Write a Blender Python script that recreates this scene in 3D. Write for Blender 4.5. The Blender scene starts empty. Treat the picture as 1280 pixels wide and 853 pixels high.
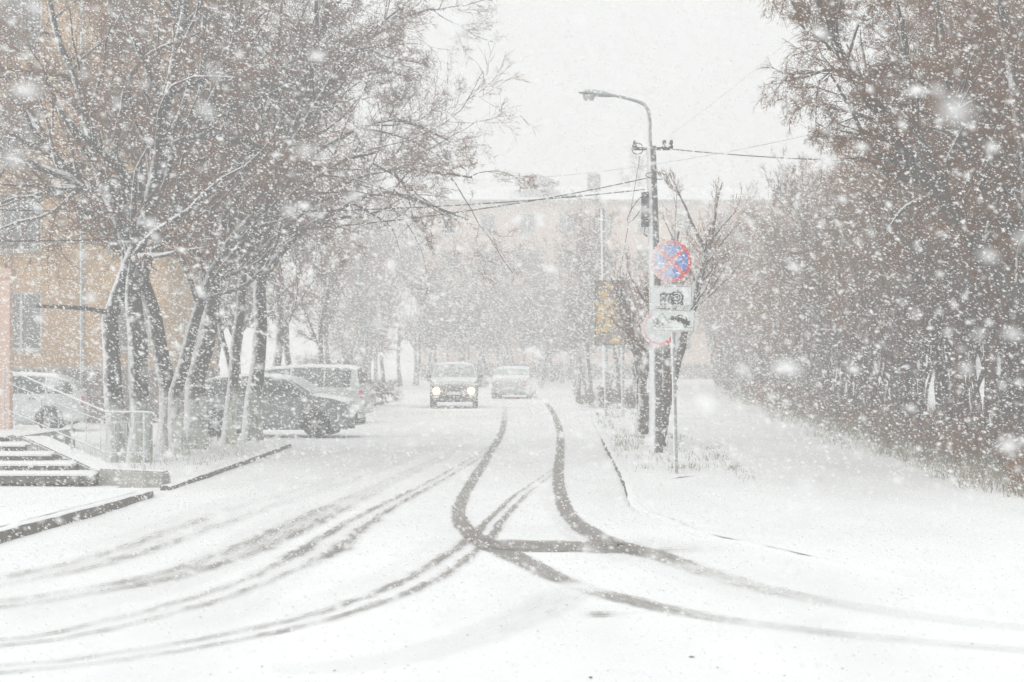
import bpy, bmesh, math, random
import numpy as np
from mathutils import Vector, Matrix, noise as mnoise

R = math.radians
SC = bpy.context.scene
COL = SC.collection

# ------------------------------------------------------------------ camera
F = 2489.0          # focal length in pixels of the 1280 px wide photograph
CH = 2.15           # camera height
HY = 440.0          # horizon row
cam_d = bpy.data.cameras.new('camera')
cam = bpy.data.objects.new('camera', cam_d)
COL.objects.link(cam)
cam_d.sensor_width = 36.0
cam_d.lens = 36.0 * F / 1280.0
cam_d.clip_start = 0.05
cam_d.clip_end = 1500
cam.location = (0, 0, CH)
cam.rotation_euler = (R(90) + math.atan((HY - 426.5) / F), 0, 0)
cam_d.dof.use_dof = True
cam_d.dof.focus_distance = 36.0
cam_d.dof.aperture_fstop = 4.0
cam_d.dof.aperture_blades = 0
SC.camera = cam

# ------------------------------------------------------------------ world: overcast daylight
SUN_EL, SUN_AZ = R(48), R(205)
w = bpy.data.worlds.new('World')
SC.world = w
w.use_nodes = True
nt = w.node_tree
for n in list(nt.nodes):
    nt.nodes.remove(n)
sky = nt.nodes.new('ShaderNodeTexSky')
sky.sky_type = 'NISHITA'
sky.sun_disc = False
sky.sun_elevation = SUN_EL
sky.sun_rotation = SUN_AZ
sky.air_density = 1.5
sky.dust_density = 6.0
hsv = nt.nodes.new('ShaderNodeHueSaturation')
hsv.inputs['Saturation'].default_value = 0.06
mixw = nt.nodes.new('ShaderNodeMix')
mixw.data_type = 'RGBA'
mixw.inputs[0].default_value = 0.85          # thick cloud evens the clear-sky gradient out
mixw.inputs[7].default_value = (9.6, 9.75, 9.7, 1)
bg = nt.nodes.new('ShaderNodeBackground')
bg.inputs['Strength'].default_value = 0.1
wo = nt.nodes.new('ShaderNodeOutputWorld')
nt.links.new(sky.outputs[0], hsv.inputs['Color'])
nt.links.new(hsv.outputs[0], mixw.inputs[6])
tcw = nt.nodes.new('ShaderNodeTexCoord')
sxw = nt.nodes.new('ShaderNodeSeparateXYZ')
mrw = nt.nodes.new('ShaderNodeMapRange')
mrw.inputs[1].default_value = 0.0; mrw.inputs[2].default_value = 1.0
mrw.inputs[3].default_value = 0.90; mrw.inputs[4].default_value = 1.25
vmw = nt.nodes.new('ShaderNodeVectorMath'); vmw.operation = 'SCALE'
nt.links.new(tcw.outputs['Generated'], sxw.inputs[0])
nt.links.new(sxw.outputs[2], mrw.inputs[0])
nt.links.new(mixw.outputs[2], vmw.inputs[0])
nt.links.new(mrw.outputs[0], vmw.inputs['Scale'])
nt.links.new(vmw.outputs[0], bg.inputs[0])
nt.links.new(bg.outputs[0], wo.inputs[0])

sun_d = bpy.data.lights.new('sun', 'SUN')
sun_d.energy = 0.6
sun_d.angle = R(30)
sun_d.color = (1.0, 0.97, 0.93)
sun = bpy.data.objects.new('sun', sun_d)
COL.objects.link(sun)
sv = Vector((math.sin(SUN_AZ) * math.cos(SUN_EL), math.cos(SUN_AZ) * math.cos(SUN_EL), math.sin(SUN_EL)))
sun.rotation_euler = sv.to_track_quat('Z', 'Y').to_euler()

SC.view_settings.view_transform = 'Standard'
SC.view_settings.look = 'None'
SC.view_settings.exposure = 0.15
SC.view_settings.gamma = 1.0
SC.view_settings.use_curve_mapping = False
SC.render.engine = 'CYCLES'
cy = SC.cycles
cy.max_bounces = 5
cy.diffuse_bounces = 3
cy.glossy_bounces = 2
cy.transmission_bounces = 3
cy.transparent_max_bounces = 16
cy.volume_bounces = 3
cy.use_denoising = True
cy.use_adaptive_sampling = True
cy.adaptive_threshold = 0.02
SC.render.use_motion_blur = False
SC.render.threads_mode = 'AUTO'
cy.light_sampling_threshold = 0.02


# ------------------------------------------------------------------ helpers
def G(px, py, z=0.0):
    """place on the ground (height z) that the photograph shows at a pixel"""
    y = F * (CH - z) / (py - HY)
    return Vector(((px - 640) * y / F, y, z))


def Q(px, py, y):
    """point at distance y"""
    return Vector(((px - 640) * y / F, y, CH + (HY - py) * y / F))


def tag(o, label=None, cat=None, group=None, kind=None):
    if label: o['label'] = label
    if cat: o['category'] = cat
    if group: o['group'] = group
    if kind: o['kind'] = kind
    return o


def thing(name, label, cat, loc=(0, 0, 0), rz=0.0, group=None):
    o = bpy.data.objects.new(name, None)
    o.empty_display_size = 0.3
    COL.objects.link(o)
    o.location = loc
    o.rotation_euler = (0, 0, rz)
    return tag(o, label, cat, group)


def link(name, me, mat=None, parent=None, loc=None):
    o = bpy.data.objects.new(name, me)
    COL.objects.link(o)
    if mat is not None and len(me.materials) == 0:
        for m in (mat if isinstance(mat, (list, tuple)) else [mat]):
            me.materials.append(m)
    if parent is not None: o.parent = parent
    if loc is not None: o.location = loc
    return o


def mesh_np(name, V, Fq, smooth=False):
    me = bpy.data.meshes.new(name)
    V = np.asarray(V, dtype=np.float32)
    Fq = np.asarray(Fq, dtype=np.int32)
    n, k = Fq.shape
    me.vertices.add(len(V))
    me.vertices.foreach_set('co', V.ravel())
    me.loops.add(n * k)
    me.loops.foreach_set('vertex_index', Fq.ravel())
    me.polygons.add(n)
    me.polygons.foreach_set('loop_start', np.arange(n, dtype=np.int32) * k)
    me.polygons.foreach_set('use_smooth', np.full(n, smooth, dtype=bool))
    me.update(calc_edges=True)
    me.validate()
    return me


class MB:
    """collects solids, builds them as one mesh object"""
    def __init__(s):
        s.v, s.f, s.m = [], [], []

    def add(s, v, f, mi=0):
        b = len(s.v)
        s.v += [tuple(p) for p in v]
        s.f += [tuple(i + b for i in q) for q in f]
        s.m += [mi] * len(f)

    def box(s, x0, x1, y0, y1, z0, z1, mi=0, mat=None):
        v = [Vector(p) for p in ((x0, y0, z0), (x1, y0, z0), (x1, y1, z0), (x0, y1, z0),
                                 (x0, y0, z1), (x1, y0, z1), (x1, y1, z1), (x0, y1, z1))]
        if mat is not None: v = [mat @ p for p in v]
        s.add(v, [(3, 2, 1, 0), (4, 5, 6, 7), (0, 1, 5, 4), (1, 2, 6, 5), (2, 3, 7, 6), (3, 0, 4, 7)], mi)

    def tube(s, pts, rad, n=8, mi=0, caps=True):
        pts = [Vector(p) for p in pts]
        if not isinstance(rad, (list, tuple)): rad = [rad] * len(pts)
        v = []
        up = None
        for i, p in enumerate(pts):
            t = (pts[min(i + 1, len(pts) - 1)] - pts[max(i - 1, 0)]).normalized()
            if up is None:
                up = t.cross(Vector((0.13, 0.9, 0.31)))
                if up.length < 0.1: up = t.cross(Vector((1, 0, 0)))
            a = (up - t * up.dot(t)).normalized()
            up = a
            b = t.cross(a)
            for k in range(n):
                an = 2 * math.pi * k / n
                v.append(p + (a * math.cos(an) + b * math.sin(an)) * rad[i])
        f = []
        for i in range(len(pts) - 1):
            for k in range(n):
                k2 = (k + 1) % n
                f.append((i * n + k, i * n + k2, (i + 1) * n + k2, (i + 1) * n + k))
        if caps:
            f.append(tuple(range(n - 1, -1, -1)))
            f.append(tuple((len(pts) - 1) * n + k for k in range(n)))
        s.add(v, f, mi)

    def prism(s, poly, y0, y1, mi=0, mat=None):
        """polygon in x,z extruded from y0 (front) to y1"""
        n = len(poly)
        v = [Vector((p[0], y0, p[1])) for p in poly] + [Vector((p[0], y1, p[1])) for p in poly]
        if mat is not None: v = [mat @ p for p in v]
        f = [tuple(range(n)), tuple(range(2 * n - 1, n - 1, -1))]
        for i in range(n):
            j = (i + 1) % n
            f.append((j, i, i + n, j + n))
        s.add(v, f, mi)

    def lathe(s, prof, n=24, axis='y', mi=0, c=(0, 0, 0)):
        """profile of (radius, along) about an axis"""
        v = []
        for r, a in prof:
            for k in range(n):
                an = 2 * math.pi * k / n
                x, y = r * math.cos(an), r * math.sin(an)
                if axis == 'y': v.append((c[0] + x, c[1] + a, c[2] + y))
                elif axis == 'z': v.append((c[0] + x, c[1] + y, c[2] + a))
                else: v.append((c[0] + a, c[1] + x, c[2] + y))
        f = []
        for i in range(len(prof) - 1):
            for k in range(n):
                k2 = (k + 1) % n
                f.append((i * n + k, i * n + k2, (i + 1) * n + k2, (i + 1) * n + k))
        s.add(v, f, mi)

    def build(s, name, mat, parent=None, smooth=None, bevel=0.0, loc=None):
        me = bpy.data.meshes.new(name)
        me.from_pydata(s.v, [], s.f)
        for m in (mat if isinstance(mat, (list, tuple)) else [mat]): me.materials.append(m)
        me.polygons.foreach_set('material_index', s.m)
        bm = bmesh.new()
        bm.from_mesh(me)
        bmesh.ops.recalc_face_normals(bm, faces=bm.faces)
        if bevel:
            bmesh.ops.bevel(bm, geom=[e for e in bm.edges if e.is_manifold and e.calc_face_angle(0) > 0.5],
                            offset=bevel, segments=2, affect='EDGES', clamp_overlap=True)
        bm.to_mesh(me)
        bm.free()
        if smooth is not None:
            me.polygons.foreach_set('use_smooth', [True] * len(me.polygons))
            me.set_sharp_from_angle(angle=R(smooth))
        me.update()
        return link(name, me, None, parent, loc)


# ------------------------------------------------------------------ materials
def new_mat(name):
    m = bpy.data.materials.new(name)
    m.use_nodes = True
    t = m.node_tree
    return m, t, t.nodes['Principled BSDF']


def N(t, typ, **kw):
    n = t.nodes.new(typ)
    for k, v in kw.items():
        setattr(n, k, v)
    return n


def noise_fac(t, scale, detail=3, rough=0.6, coord='Object', vec=None):
    nz = N(t, 'ShaderNodeTexNoise')
    nz.inputs['Scale'].default_value = scale
    nz.inputs['Detail'].default_value = detail
    nz.inputs['Roughness'].default_value = rough
    if vec is None:
        tc = N(t, 'ShaderNodeTexCoord')
        vec = tc.outputs[coord]
    t.links.new(vec, nz.inputs['Vector'])
    return nz.outputs['Fac']


def ramp(t, fac, stops):
    r = N(t, 'ShaderNodeValToRGB')
    e = r.color_ramp.elements
    while len(e) < len(stops): e.new(0.5)
    for i, (p, c) in enumerate(stops):
        e[i].position = p
        e[i].color = (*c, 1) if len(c) == 3 else c
    t.links.new(fac, r.inputs[0])
    return r.outputs[0]


def g3(v): return (v, v, v)


def math_n(t, op, a, b=None, c=None, clamp=False):
    m = N(t, 'ShaderNodeMath', operation=op, use_clamp=clamp)
    for i, x in enumerate((a, b, c)):
        if x is None: continue
        if isinstance(x, (int, float)): m.inputs[i].default_value = x
        else: t.links.new(x, m.inputs[i])
    return m.outputs[0]


def mixc(t, fac, a, b):
    m = N(t, 'ShaderNodeMix', data_type='RGBA')
    for i, x in ((0, fac), (6, a), (7, b)):
        if isinstance(x, (int, float)): m.inputs[i].default_value = x
        elif isinstance(x, tuple): m.inputs[i].default_value = (*x[:3], 1)
        else: t.links.new(x, m.inputs[i])
    return m.outputs[2]


def bump(t, b, h, dist, strength=1.0):
    n = N(t, 'ShaderNodeBump')
    n.inputs['Distance'].default_value = dist
    n.inputs['Strength'].default_value = strength
    t.links.new(h, n.inputs['Height'])
    t.links.new(n.outputs[0], b.inputs['Normal'])


SNOWC = (0.83, 0.84, 0.845)
WIND = Vector((-0.82, -0.27, 0.5)).normalized()


def snow_fac(t, direction, lo, hi, nscale, namp=0.5, coord='Object'):
    """settled snow: lies on the faces turned to the sky and to the wind, ragged by noise"""
    ge = N(t, 'ShaderNodeNewGeometry')
    d = N(t, 'ShaderNodeVectorMath', operation='DOT_PRODUCT')
    t.links.new(ge.outputs['Normal'], d.inputs[0])
    d.inputs[1].default_value = direction
    nz = noise_fac(t, nscale, 3, 0.65, coord)
    s = math_n(t, 'ADD', d.outputs['Value'], math_n(t, 'MULTIPLY', math_n(t, 'SUBTRACT', nz, 0.5), namp * 2))
    mr = N(t, 'ShaderNodeMapRange', interpolation_type='SMOOTHSTEP')
    t.links.new(s, mr.inputs[0])
    mr.inputs[1].default_value = lo
    mr.inputs[2].default_value = hi
    return mr.outputs[0]


def coated(name, base, rough=0.6, metallic=0.0, direction=(0, 0, 1), lo=0.35, hi=0.7, nscale=3.0, namp=0.25,
           vary=0.25, vscale=6.0, bumpd=0.0, coat=0.0):
    m, t, b = new_mat(name)
    nz = noise_fac(t, vscale, 4)
    c2 = tuple(x * (1 - vary) for x in base)
    c1 = tuple(min(1, x * (1 + vary)) for x in base)
    col = ramp(t, nz, [(0.3, c2), (0.7, c1)])
    sf = snow_fac(t, direction, lo, hi, nscale, namp)
    t.links.new(mixc(t, sf, col, SNOWC), b.inputs['Base Color'])
    b.inputs['Metallic'].default_value = metallic
    if metallic:
        t.links.new(math_n(t, 'MULTIPLY', math_n(t, 'SUBTRACT', 1.0, sf), metallic), b.inputs['Metallic'])
    t.links.new(math_n(t, 'ADD', rough, math_n(t, 'MULTIPLY', sf, 0.9 - rough)), b.inputs['Roughness'])
    b.inputs['Coat Weight'].default_value = coat
    if bumpd: bump(t, b, nz, bumpd)
    return m


def plain(name, base, rough=0.6, metallic=0.0, vary=0.12, vscale=8.0):
    m, t, b = new_mat(name)
    nz = noise_fac(t, vscale, 3)
    t.links.new(ramp(t, nz, [(0.3, tuple(x * (1 - vary) for x in base)), (0.7, tuple(min(1, x * (1 + vary)) for x in base))]),
                b.inputs['Base Color'])
    b.inputs['Roughness'].default_value = rough
    b.inputs['Metallic'].default_value = metallic
    return m


def snow_mat(name, dirt=0.0, big=0.012):
    m, t, b = new_mat(name)
    tc = N(t, 'ShaderNodeTexCoord')
    mp = N(t, 'ShaderNodeMapping')
    mp.inputs['Scale'].default_value = (1, 0.35, 1)
    mp.inputs['Rotation'].default_value = (0, 0, R(12))
    t.links.new(tc.outputs['Object'], mp.inputs[0])
    n1 = noise_fac(t, 0.55, 5, 0.6, vec=mp.outputs[0])
    n2 = noise_fac(t, 28.0, 4, 0.7, vec=tc.outputs['Object'])
    c = ramp(t, n1, [(0.25, (0.72, 0.725, 0.725)), (0.6, SNOWC)])
    if dirt:
        n3 = noise_fac(t, 5.0, 6, 0.75, vec=tc.outputs['Object'])
        f = ramp(t, n3, [(0.56, g3(0)), (0.72, g3(1))])
        c = mixc(t, math_n(t, 'MULTIPLY', f, dirt), c, (0.36, 0.33, 0.27))
    t.links.new(c, b.inputs['Base Color'])
    b.inputs['Roughness'].default_value = 0.85
    b.inputs['Specular IOR Level'].default_value = 0.25
    h = math_n(t, 'ADD', math_n(t, 'MULTIPLY', n1, 3.0), math_n(t, 'MULTIPLY', n2, 0.35))
    bump(t, b, h, big)
    return m


M_SNOW = snow_mat('fresh_snow')
M_ROADSNOW = snow_mat('driven_snow', 0.0, 0.018)
M_VERGE = snow_mat('snow_over_grass', 0.28, 0.03)


def track_mat():
    m, t, b = new_mat('worn_snow')
    uv = N(t, 'ShaderNodeUVMap', uv_map='UVMap')
    sx = N(t, 'ShaderNodeSeparateXYZ')
    t.links.new(uv.outputs[0], sx.inputs[0])
    at = N(t, 'ShaderNodeAttribute', attribute_name='wear')
    sa = N(t, 'ShaderNodeSeparateColor')
    t.links.new(at.outputs['Color'], sa.inputs[0])
    wear, double = sa.outputs[0], sa.outputs[1]
    tc = N(t, 'ShaderNodeTexCoord')
    nw = noise_fac(t, 2.2, 4, 0.6, vec=tc.outputs['Object'])
    u = math_n(t, 'ADD', math_n(t, 'MULTIPLY', sx.outputs[0], 2.0), -1.0)
    u = math_n(t, 'ADD', u, math_n(t, 'MULTIPLY', math_n(t, 'SUBTRACT', nw, 0.5), 0.55))
    au = math_n(t, 'ABSOLUTE', u)
    mr = N(t, 'ShaderNodeMapRange', interpolation_type='SMOOTHSTEP')
    t.links.new(au, mr.inputs[0])
    mr.inputs[1].default_value = 0.78; mr.inputs[2].default_value = 0.38
    mr.inputs[3].default_value = 0.0; mr.inputs[4].default_value = 1.0
    prof = mr.outputs[0]
    mr2 = N(t, 'ShaderNodeMapRange', interpolation_type='SMOOTHSTEP')
    t.links.new(au, mr2.inputs[0])
    mr2.inputs[1].default_value = 0.05; mr2.inputs[2].default_value = 0.3
    mr2.inputs[3].default_value = 1.0; mr2.inputs[4].default_value = 0.0
    prof = math_n(t, 'MULTIPLY', prof, math_n(t, 'SUBTRACT', 1.0, math_n(t, 'MULTIPLY', mr2.outputs[0], double)))
    # tread rows along the track and broken patches
    mp = N(t, 'ShaderNodeMapping')
    mp.inputs['Scale'].default_value = (11, 0.7, 1)
    t.links.new(uv.outputs[0], mp.inputs[0])
    n1 = noise_fac(t, 2.4, 5, 0.7, vec=mp.outputs[0])
    n2 = noise_fac(t, 17, 4, 0.8, vec=tc.outputs['Object'])
    n3 = noise_fac(t, 0.9, 3, 0.6, vec=tc.outputs['Object'])
    s = math_n(t, 'ADD', math_n(t, 'MULTIPLY', n1, 0.55), math_n(t, 'MULTIPLY', n2, 0.45))
    k = math_n(t, 'MULTIPLY', math_n(t, 'MULTIPLY', prof, math_n(t, 'MINIMUM', wear, 1.25)), math_n(t, 'ADD', math_n(t, 'MULTIPLY', n3, 0.9), 0.55))
    # threshold falls as wear grows
    th = math_n(t, 'SUBTRACT', 0.76, math_n(t, 'MULTIPLY', k, 0.38))
    a = math_n(t, 'MULTIPLY', math_n(t, 'SUBTRACT', s, th), 7.0, clamp=True)
    a = math_n(t, 'ADD', a, math_n(t, 'MULTIPLY', k, 0.22), clamp=True)
    a = math_n(t, 'MULTIPLY', a, math_n(t, 'MULTIPLY', prof, 2.2, clamp=True))
    rib = ramp(t, n1, [(0.36, g3(0.55)), (0.56, g3(1.0))])
    pat = ramp(t, n2, [(0.36, g3(1.0)), (0.62, g3(0.6))])
    a = math_n(t, 'MULTIPLY', math_n(t, 'MULTIPLY', a, rib), math_n(t, 'MAXIMUM', pat, math_n(t, 'MULTIPLY', wear, 0.62, clamp=True)))
    col = ramp(t, n2, [(0.35, (0.13, 0.112, 0.098)), (0.68, (0.36, 0.325, 0.295))])
    t.links.new(col, b.inputs['Base Color'])
    b.inputs['Roughness'].default_value = 0.65
    t.links.new(a, b.inputs['Alpha'])
    return m


M_TRACK = track_mat()


def bark_mat(name, base, wash=False, lo=0.42, hi=0.85, namp=0.5, nscale=9.0):
    m, t, b = new_mat(name)
    tc = N(t, 'ShaderNodeTexCoord')
    mp = N(t, 'ShaderNodeMapping')
    mp.inputs['Scale'].default_value = (1, 1, 0.18)
    t.links.new(tc.outputs['Object'], mp.inputs[0])
    nz = noise_fac(t, 24, 5, 0.7, vec=mp.outputs[0])
    c = ramp(t, nz, [(0.3, tuple(x * 0.55 for x in base)), (0.65, tuple(x * 1.5 for x in base))])
    if wash:
        sp = N(t, 'ShaderNodeSeparateXYZ')
        t.links.new(tc.outputs['Object'], sp.inputs[0])
        n2 = noise_fac(t, 7, 4, 0.7, vec=tc.outputs['Object'])
        hgt = math_n(t, 'ADD', sp.outputs[2], math_n(t, 'MULTIPLY', math_n(t, 'SUBTRACT', n2, 0.5), 1.1))
        mr = N(t, 'ShaderNodeMapRange')
        t.links.new(hgt, mr.inputs[0])
        mr.inputs[1].default_value = 1.25; mr.inputs[2].default_value = 0.95
        mr.inputs[3].default_value = 0; mr.inputs[4].default_value = 1
        patch = ramp(t, noise_fac(t, 15, 4, 0.7, vec=mp.outputs[0]), [(0.32, g3(0.25)), (0.5, g3(1))])
        c = mixc(t, math_n(t, 'MULTIPLY', mr.outputs[0], patch), c, (0.50, 0.51, 0.46))
    oi = N(t, 'ShaderNodeObjectInfo')
    hs = N(t, 'ShaderNodeHueSaturation')
    t.links.new(c, hs.inputs['Color'])
    t.links.new(math_n(t, 'ADD', 0.65, math_n(t, 'MULTIPLY', oi.outputs['Random'], 0.75)), hs.inputs['Value'])
    t.links.new(math_n(t, 'ADD', 0.75, math_n(t, 'MULTIPLY', math_n(t, 'FRACT', math_n(t, 'MULTIPLY', oi.outputs['Random'], 7.3)), 0.7)), hs.inputs['Saturation'])
    c = hs.outputs[0]
    sf = snow_fac(t, WIND, lo, hi, nscale, namp)
    t.links.new(mixc(t, sf, c, SNOWC), b.inputs['Base Color'])
    b.inputs['Roughness'].default_value = 0.9
    b.inputs['Specular IOR Level'].default_value = 0.2
    bump(t, b, nz, 0.03)
    return m


M_BARKW = bark_mat('limewashed_bark', (0.055, 0.05, 0.046), True)
M_BARK = bark_mat('dark_bark', (0.075, 0.062, 0.052), False, .5, .95)
M_TWIG = bark_mat('grey_twig', (0.175, 0.09, 0.052), False, 0.75, 1.15, 0.3)
M_TWIGB = bark_mat('brown_twig', (0.25, 0.13, 0.07), False, 0.8, 1.2, 0.3)
M_TWIGR = bark_mat('red_twig', (0.15, 0.075, 0.055), False, 0.55, 1.0, 0.3)
M_CONC = coated('old_concrete', (0.33, 0.32, 0.30), 0.9, 0, (0, 0, 1), 0.25, 0.6, 6, 0.35, 0.35, 5, 0.01)
M_STEM = bark_mat('thicket_bark', (0.09, 0.055, 0.038), False, .85, 1.3, .35)
M_KERBS = coated('buried_kerbstone', (0.16, 0.145, 0.13), 0.75, 0, (-0.5, -0.45, 0.74), .2, .6, 4, 0.7, 0.45, 9, 0.02)
M_KERB = coated('wet_kerbstone', (0.115, 0.10, 0.085), 0.75, 0, (0, 0, 1), 0.3, 0.6, 7, 0.45, 0.45, 9, 0.02)
M_POLE = coated('pole_concrete', (0.13, 0.125, 0.12), 0.9, 0, tuple(WIND), 0.25, 0.6, 5, 0.2, 0.25, 6)
M_STEEL = coated('galvanised_steel', (0.36, 0.37, 0.38), 0.5, 0.4, tuple(WIND), 0.45, 0.8, 7, 0.3, 0.2, 6)
M_DSTEEL = coated('dark_steel', (0.07, 0.07, 0.075), 0.6, 0.2, tuple(WIND), 0.5, 0.8, 9, 0.3, 0.2, 6)
M_RAIL = coated('railing_paint', (0.52, 0.55, 0.56), 0.5, 0, (0, 0, 1), 0.35, 0.7, 9, 0.3, 0.2, 6)
M_WIRE = plain('cable_rubber', (0.035, 0.035, 0.037), 0.6)
M_BLACK = plain('black_rubber', (0.022, 0.022, 0.023), 0.7)
M_RUBBER = coated('tyre_rubber', (0.028, 0.028, 0.03), 0.8, 0, (0, 0, 1), 0.55, 0.9, 14, 0.5, 0.3, 9)
M_RIM = coated('wheel_alloy', (0.42, 0.43, 0.44), 0.35, 0.5, (0, 0, 1), 0.5, 0.9, 14, 0.4, 0.1, 9)


def glass_mat():
    m, t, b = new_mat('car_glass')
    sf = snow_fac(t, (0, 0, 1), 0.35, 1.05, 5, 0.45)
    nz = noise_fac(t, 22, 3)
    f = math_n(t, 'ADD', math_n(t, 'MULTIPLY', sf, 0.8), ramp(t, nz, [(0.5, g3(0)), (0.75, g3(0.5))]), clamp=True)
    t.links.new(mixc(t, f, (0.02, 0.026, 0.028), (0.6, 0.65, 0.65)), b.inputs['Base Color'])
    t.links.new(math_n(t, 'ADD', 0.1, math_n(t, 'MULTIPLY', f, 0.6)), b.inputs['Roughness'])
    b.inputs['Specular IOR Level'].default_value = 0.6
    return m


M_GLASS = glass_mat()
M_WINPANE = plain('window_glass', (0.13, 0.135, 0.14), 0.15)
M_WINFRAME = plain('window_frame_paint', (0.5, 0.5, 0.49), 0.5)
M_REDL = plain('red_lens', (0.42, 0.03, 0.025), 0.3)
M_LAMPGL = plain('clear_lens', (0.55, 0.57, 0.58), 0.15)


def emis(name, col, s):
    m, t, b = new_mat(name)
    b.inputs['Base Color'].default_value = (*col, 1)
    b.inputs['Emission Color'].default_value = (*col, 1)
    b.inputs['Emission Strength'].default_value = s
    return m


M_BEAM = emis('lit_headlight', (1.0, 0.66, 0.25), 40.0)


def stucco(name, base, stain=0.3):
    m, t, b = new_mat(name)
    tc = N(t, 'ShaderNodeTexCoord')
    n1 = noise_fac(t, 0.6, 5, 0.65, vec=tc.outputs['Object'])
    mp = N(t, 'ShaderNodeMapping')
    mp.inputs['Scale'].default_value = (1.5, 1.5, 0.15)
    t.links.new(tc.outputs['Object'], mp.inputs[0])
    n2 = noise_fac(t, 2.0, 4, 0.6, vec=mp.outputs[0])
    s = math_n(t, 'ADD', math_n(t, 'MULTIPLY', n1, 0.6), math_n(t, 'MULTIPLY', n2, 0.4))
    t.links.new(ramp(t, s, [(0.3, tuple(x * (1 - stain) for x in base)), (0.65, base)]), b.inputs['Base Color'])
    b.inputs['Roughness'].default_value = 0.95
    bump(t, b, noise_fac(t, 30, 3, 0.6, vec=tc.outputs['Object']), 0.004)
    return m


M_OCHRE = stucco('ochre_stucco', (0.50, 0.31, 0.15), .45)
M_PINK = stucco('salmon_stucco', (0.70, 0.49, 0.40), 0.2)
M_PINKFAR = stucco('pale_orange_stucco', (0.70, 0.50, 0.40), 0.1)
M_PLINTH = stucco('plinth_render', (0.17, 0.13, 0.12), 0.3)
M_ROOF = coated('roof_sheet', (0.3, 0.29, 0.29), 0.8, 0, (0, 0, 1), 0.2, 0.5, 1.5, 0.2)


# ------------------------------------------------------------------ ground, road, verges, kerbs
def grid_sheet(name, rows, nx, mat, amp=0.0, nscale=0.6, kind='structure'):
    """rows of (y, x_left, x_right, z_left, z_right) -> sheet"""
    V, Fc = [], []
    for (y, xa, xb, za, zb) in rows:
        for i in range(nx + 1):
            s = i / nx
            x = xa + (xb - xa) * s
            z = za + (zb - za) * s
            e = min(1, 6 * s)
            V.append((x, y, z + amp * e * (mnoise.noise((x * nscale, y * nscale, 3.3)) + 0.4 * mnoise.noise((x * 3, y * 2, 8)))))
    for j in range(len(rows) - 1):
        for i in range(nx):
            a = j * (nx + 1) + i
            Fc.append((a, a + 1, a + nx + 2, a + nx + 1))
    me = mesh_np(name, V, Fc, True)
    o = link(name, me, mat)
    if kind: o['kind'] = kind
    return o


def lerp_path(keys, y):
    """keys (y, values...) sorted by y -> interpolated values"""
    if y <= keys[0][0]: return keys[0][1:]
    for a, b in zip(keys, keys[1:]):
        if y <= b[0]:
            s = (y - a[0]) / (b[0] - a[0])
            return tuple(p + (q - p) * s for p, q in zip(a[1:], b[1:]))
    return keys[-1][1:]


ys = [-30 + i * 5 for i in range(90)]
grid_sheet('ground', [(y, -155, 155, -0.012, -0.012) for y in ys], 40, M_SNOW)


def road_rows():
    out = []
    y = -28
    while y < 230:
        out.append((y, -30, 30, 0, 0))
        y += 0.5 if y < 60 else 4
    return out


grid_sheet('road', road_rows(), 110, M_ROADSNOW, 0.004, 0.5)

# kerb lines (y, x, top height)
KR = [(18.8, 3.7, 0.0), (19.1, 3.50, 0.03), (20.2, 3.10, 0.035), (21.4, 2.75, 0.035), (23.1, 2.13, 0.04), (24.9, 1.93, 0.045), (26.2, 1.68, 0.06),
      (27.2, 1.60, 0.08), (31.1, 1.75, 0.11), (36, 1.88, 0.11), (43.5, 2.04, 0.11), (50, 2.2, 0.07), (59.4, 2.39, 0.06),
      (74, 2.9, 0.07), (89, 3.3, 0.08), (130, 4.6, 0.08)]


def kerb(name, keys, side, w=0.14, step=0.35, y0=None, y1=None, mat=None):
    """stone edging; side=+1: verge lies to the right"""
    y0 = keys[0][0] if y0 is None else y0
    y1 = keys[-1][0] if y1 is None else y1
    mb = MB()
    ys_, y = [], y0
    while y < y1:
        ys_.append(y)
        y += step if y < 60 else 2
    ys_.append(y1)
    v = []
    for k, y in enumerate(ys_):
        x, h = lerp_path(keys, y)
        h += 0.018 * mnoise.noise((y * 1.7, 0, 1))
        x += 0.03 * mnoise.noise((y * 0.9, 5, 1))
        e = w * side
        v += [(x, y, -0.06), (x + 0.012 * side, y, h - 0.02), (x + 0.03 * side, y, h), (x + e, y, h), (x + e, y, -0.06)]
    f = []
    for k in range(len(ys_) - 1):
        for i in range(4):
            a = k * 5 + i
            f.append((a, a + 1, a + 6, a + 5))
    f.append((0, 1, 2, 3, 4))
    f.append(tuple((len(ys_) - 1) * 5 + i for i in (4, 3, 2, 1, 0)))
    mb.add(v, f)
    o = mb.build(name, mat or M_KERB, None, smooth=35)
    o['kind'] = 'structure'
    return o


kerb('kerb', KR, 1, y1=28.6, mat=M_KERBS)
kerb('kerb', KR, 1, y0=28.6, y1=48.0)
kerb('kerb', KR, 1, y0=48.0, mat=M_KERBS)
rows = []
for k_ in range(12):
    y = 14 + 5 * k_ / 12
    s_ = k_ / 12
    rows.append((y, 3.7 + (19 - y) * 1.3, 30, -0.04, -0.04 + .08 * s_))
y = 19.0
while y < 200:
    x, h = lerp_path(KR, min(y, 130))
    xr = 30 if y > 22 else 30
    ramp_k = min(1, max(0, (y - 19.0) / 3.0))
    rows.append((y, x + 0.12, xr, h + 0.004 if y > 19.6 else -.02, 0.04 + 0.06 * ramp_k))
    y += 0.3 if y < 60 else 3
grid_sheet('pavement', rows, 90, M_SNOW, 0.014, 0.5)

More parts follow.
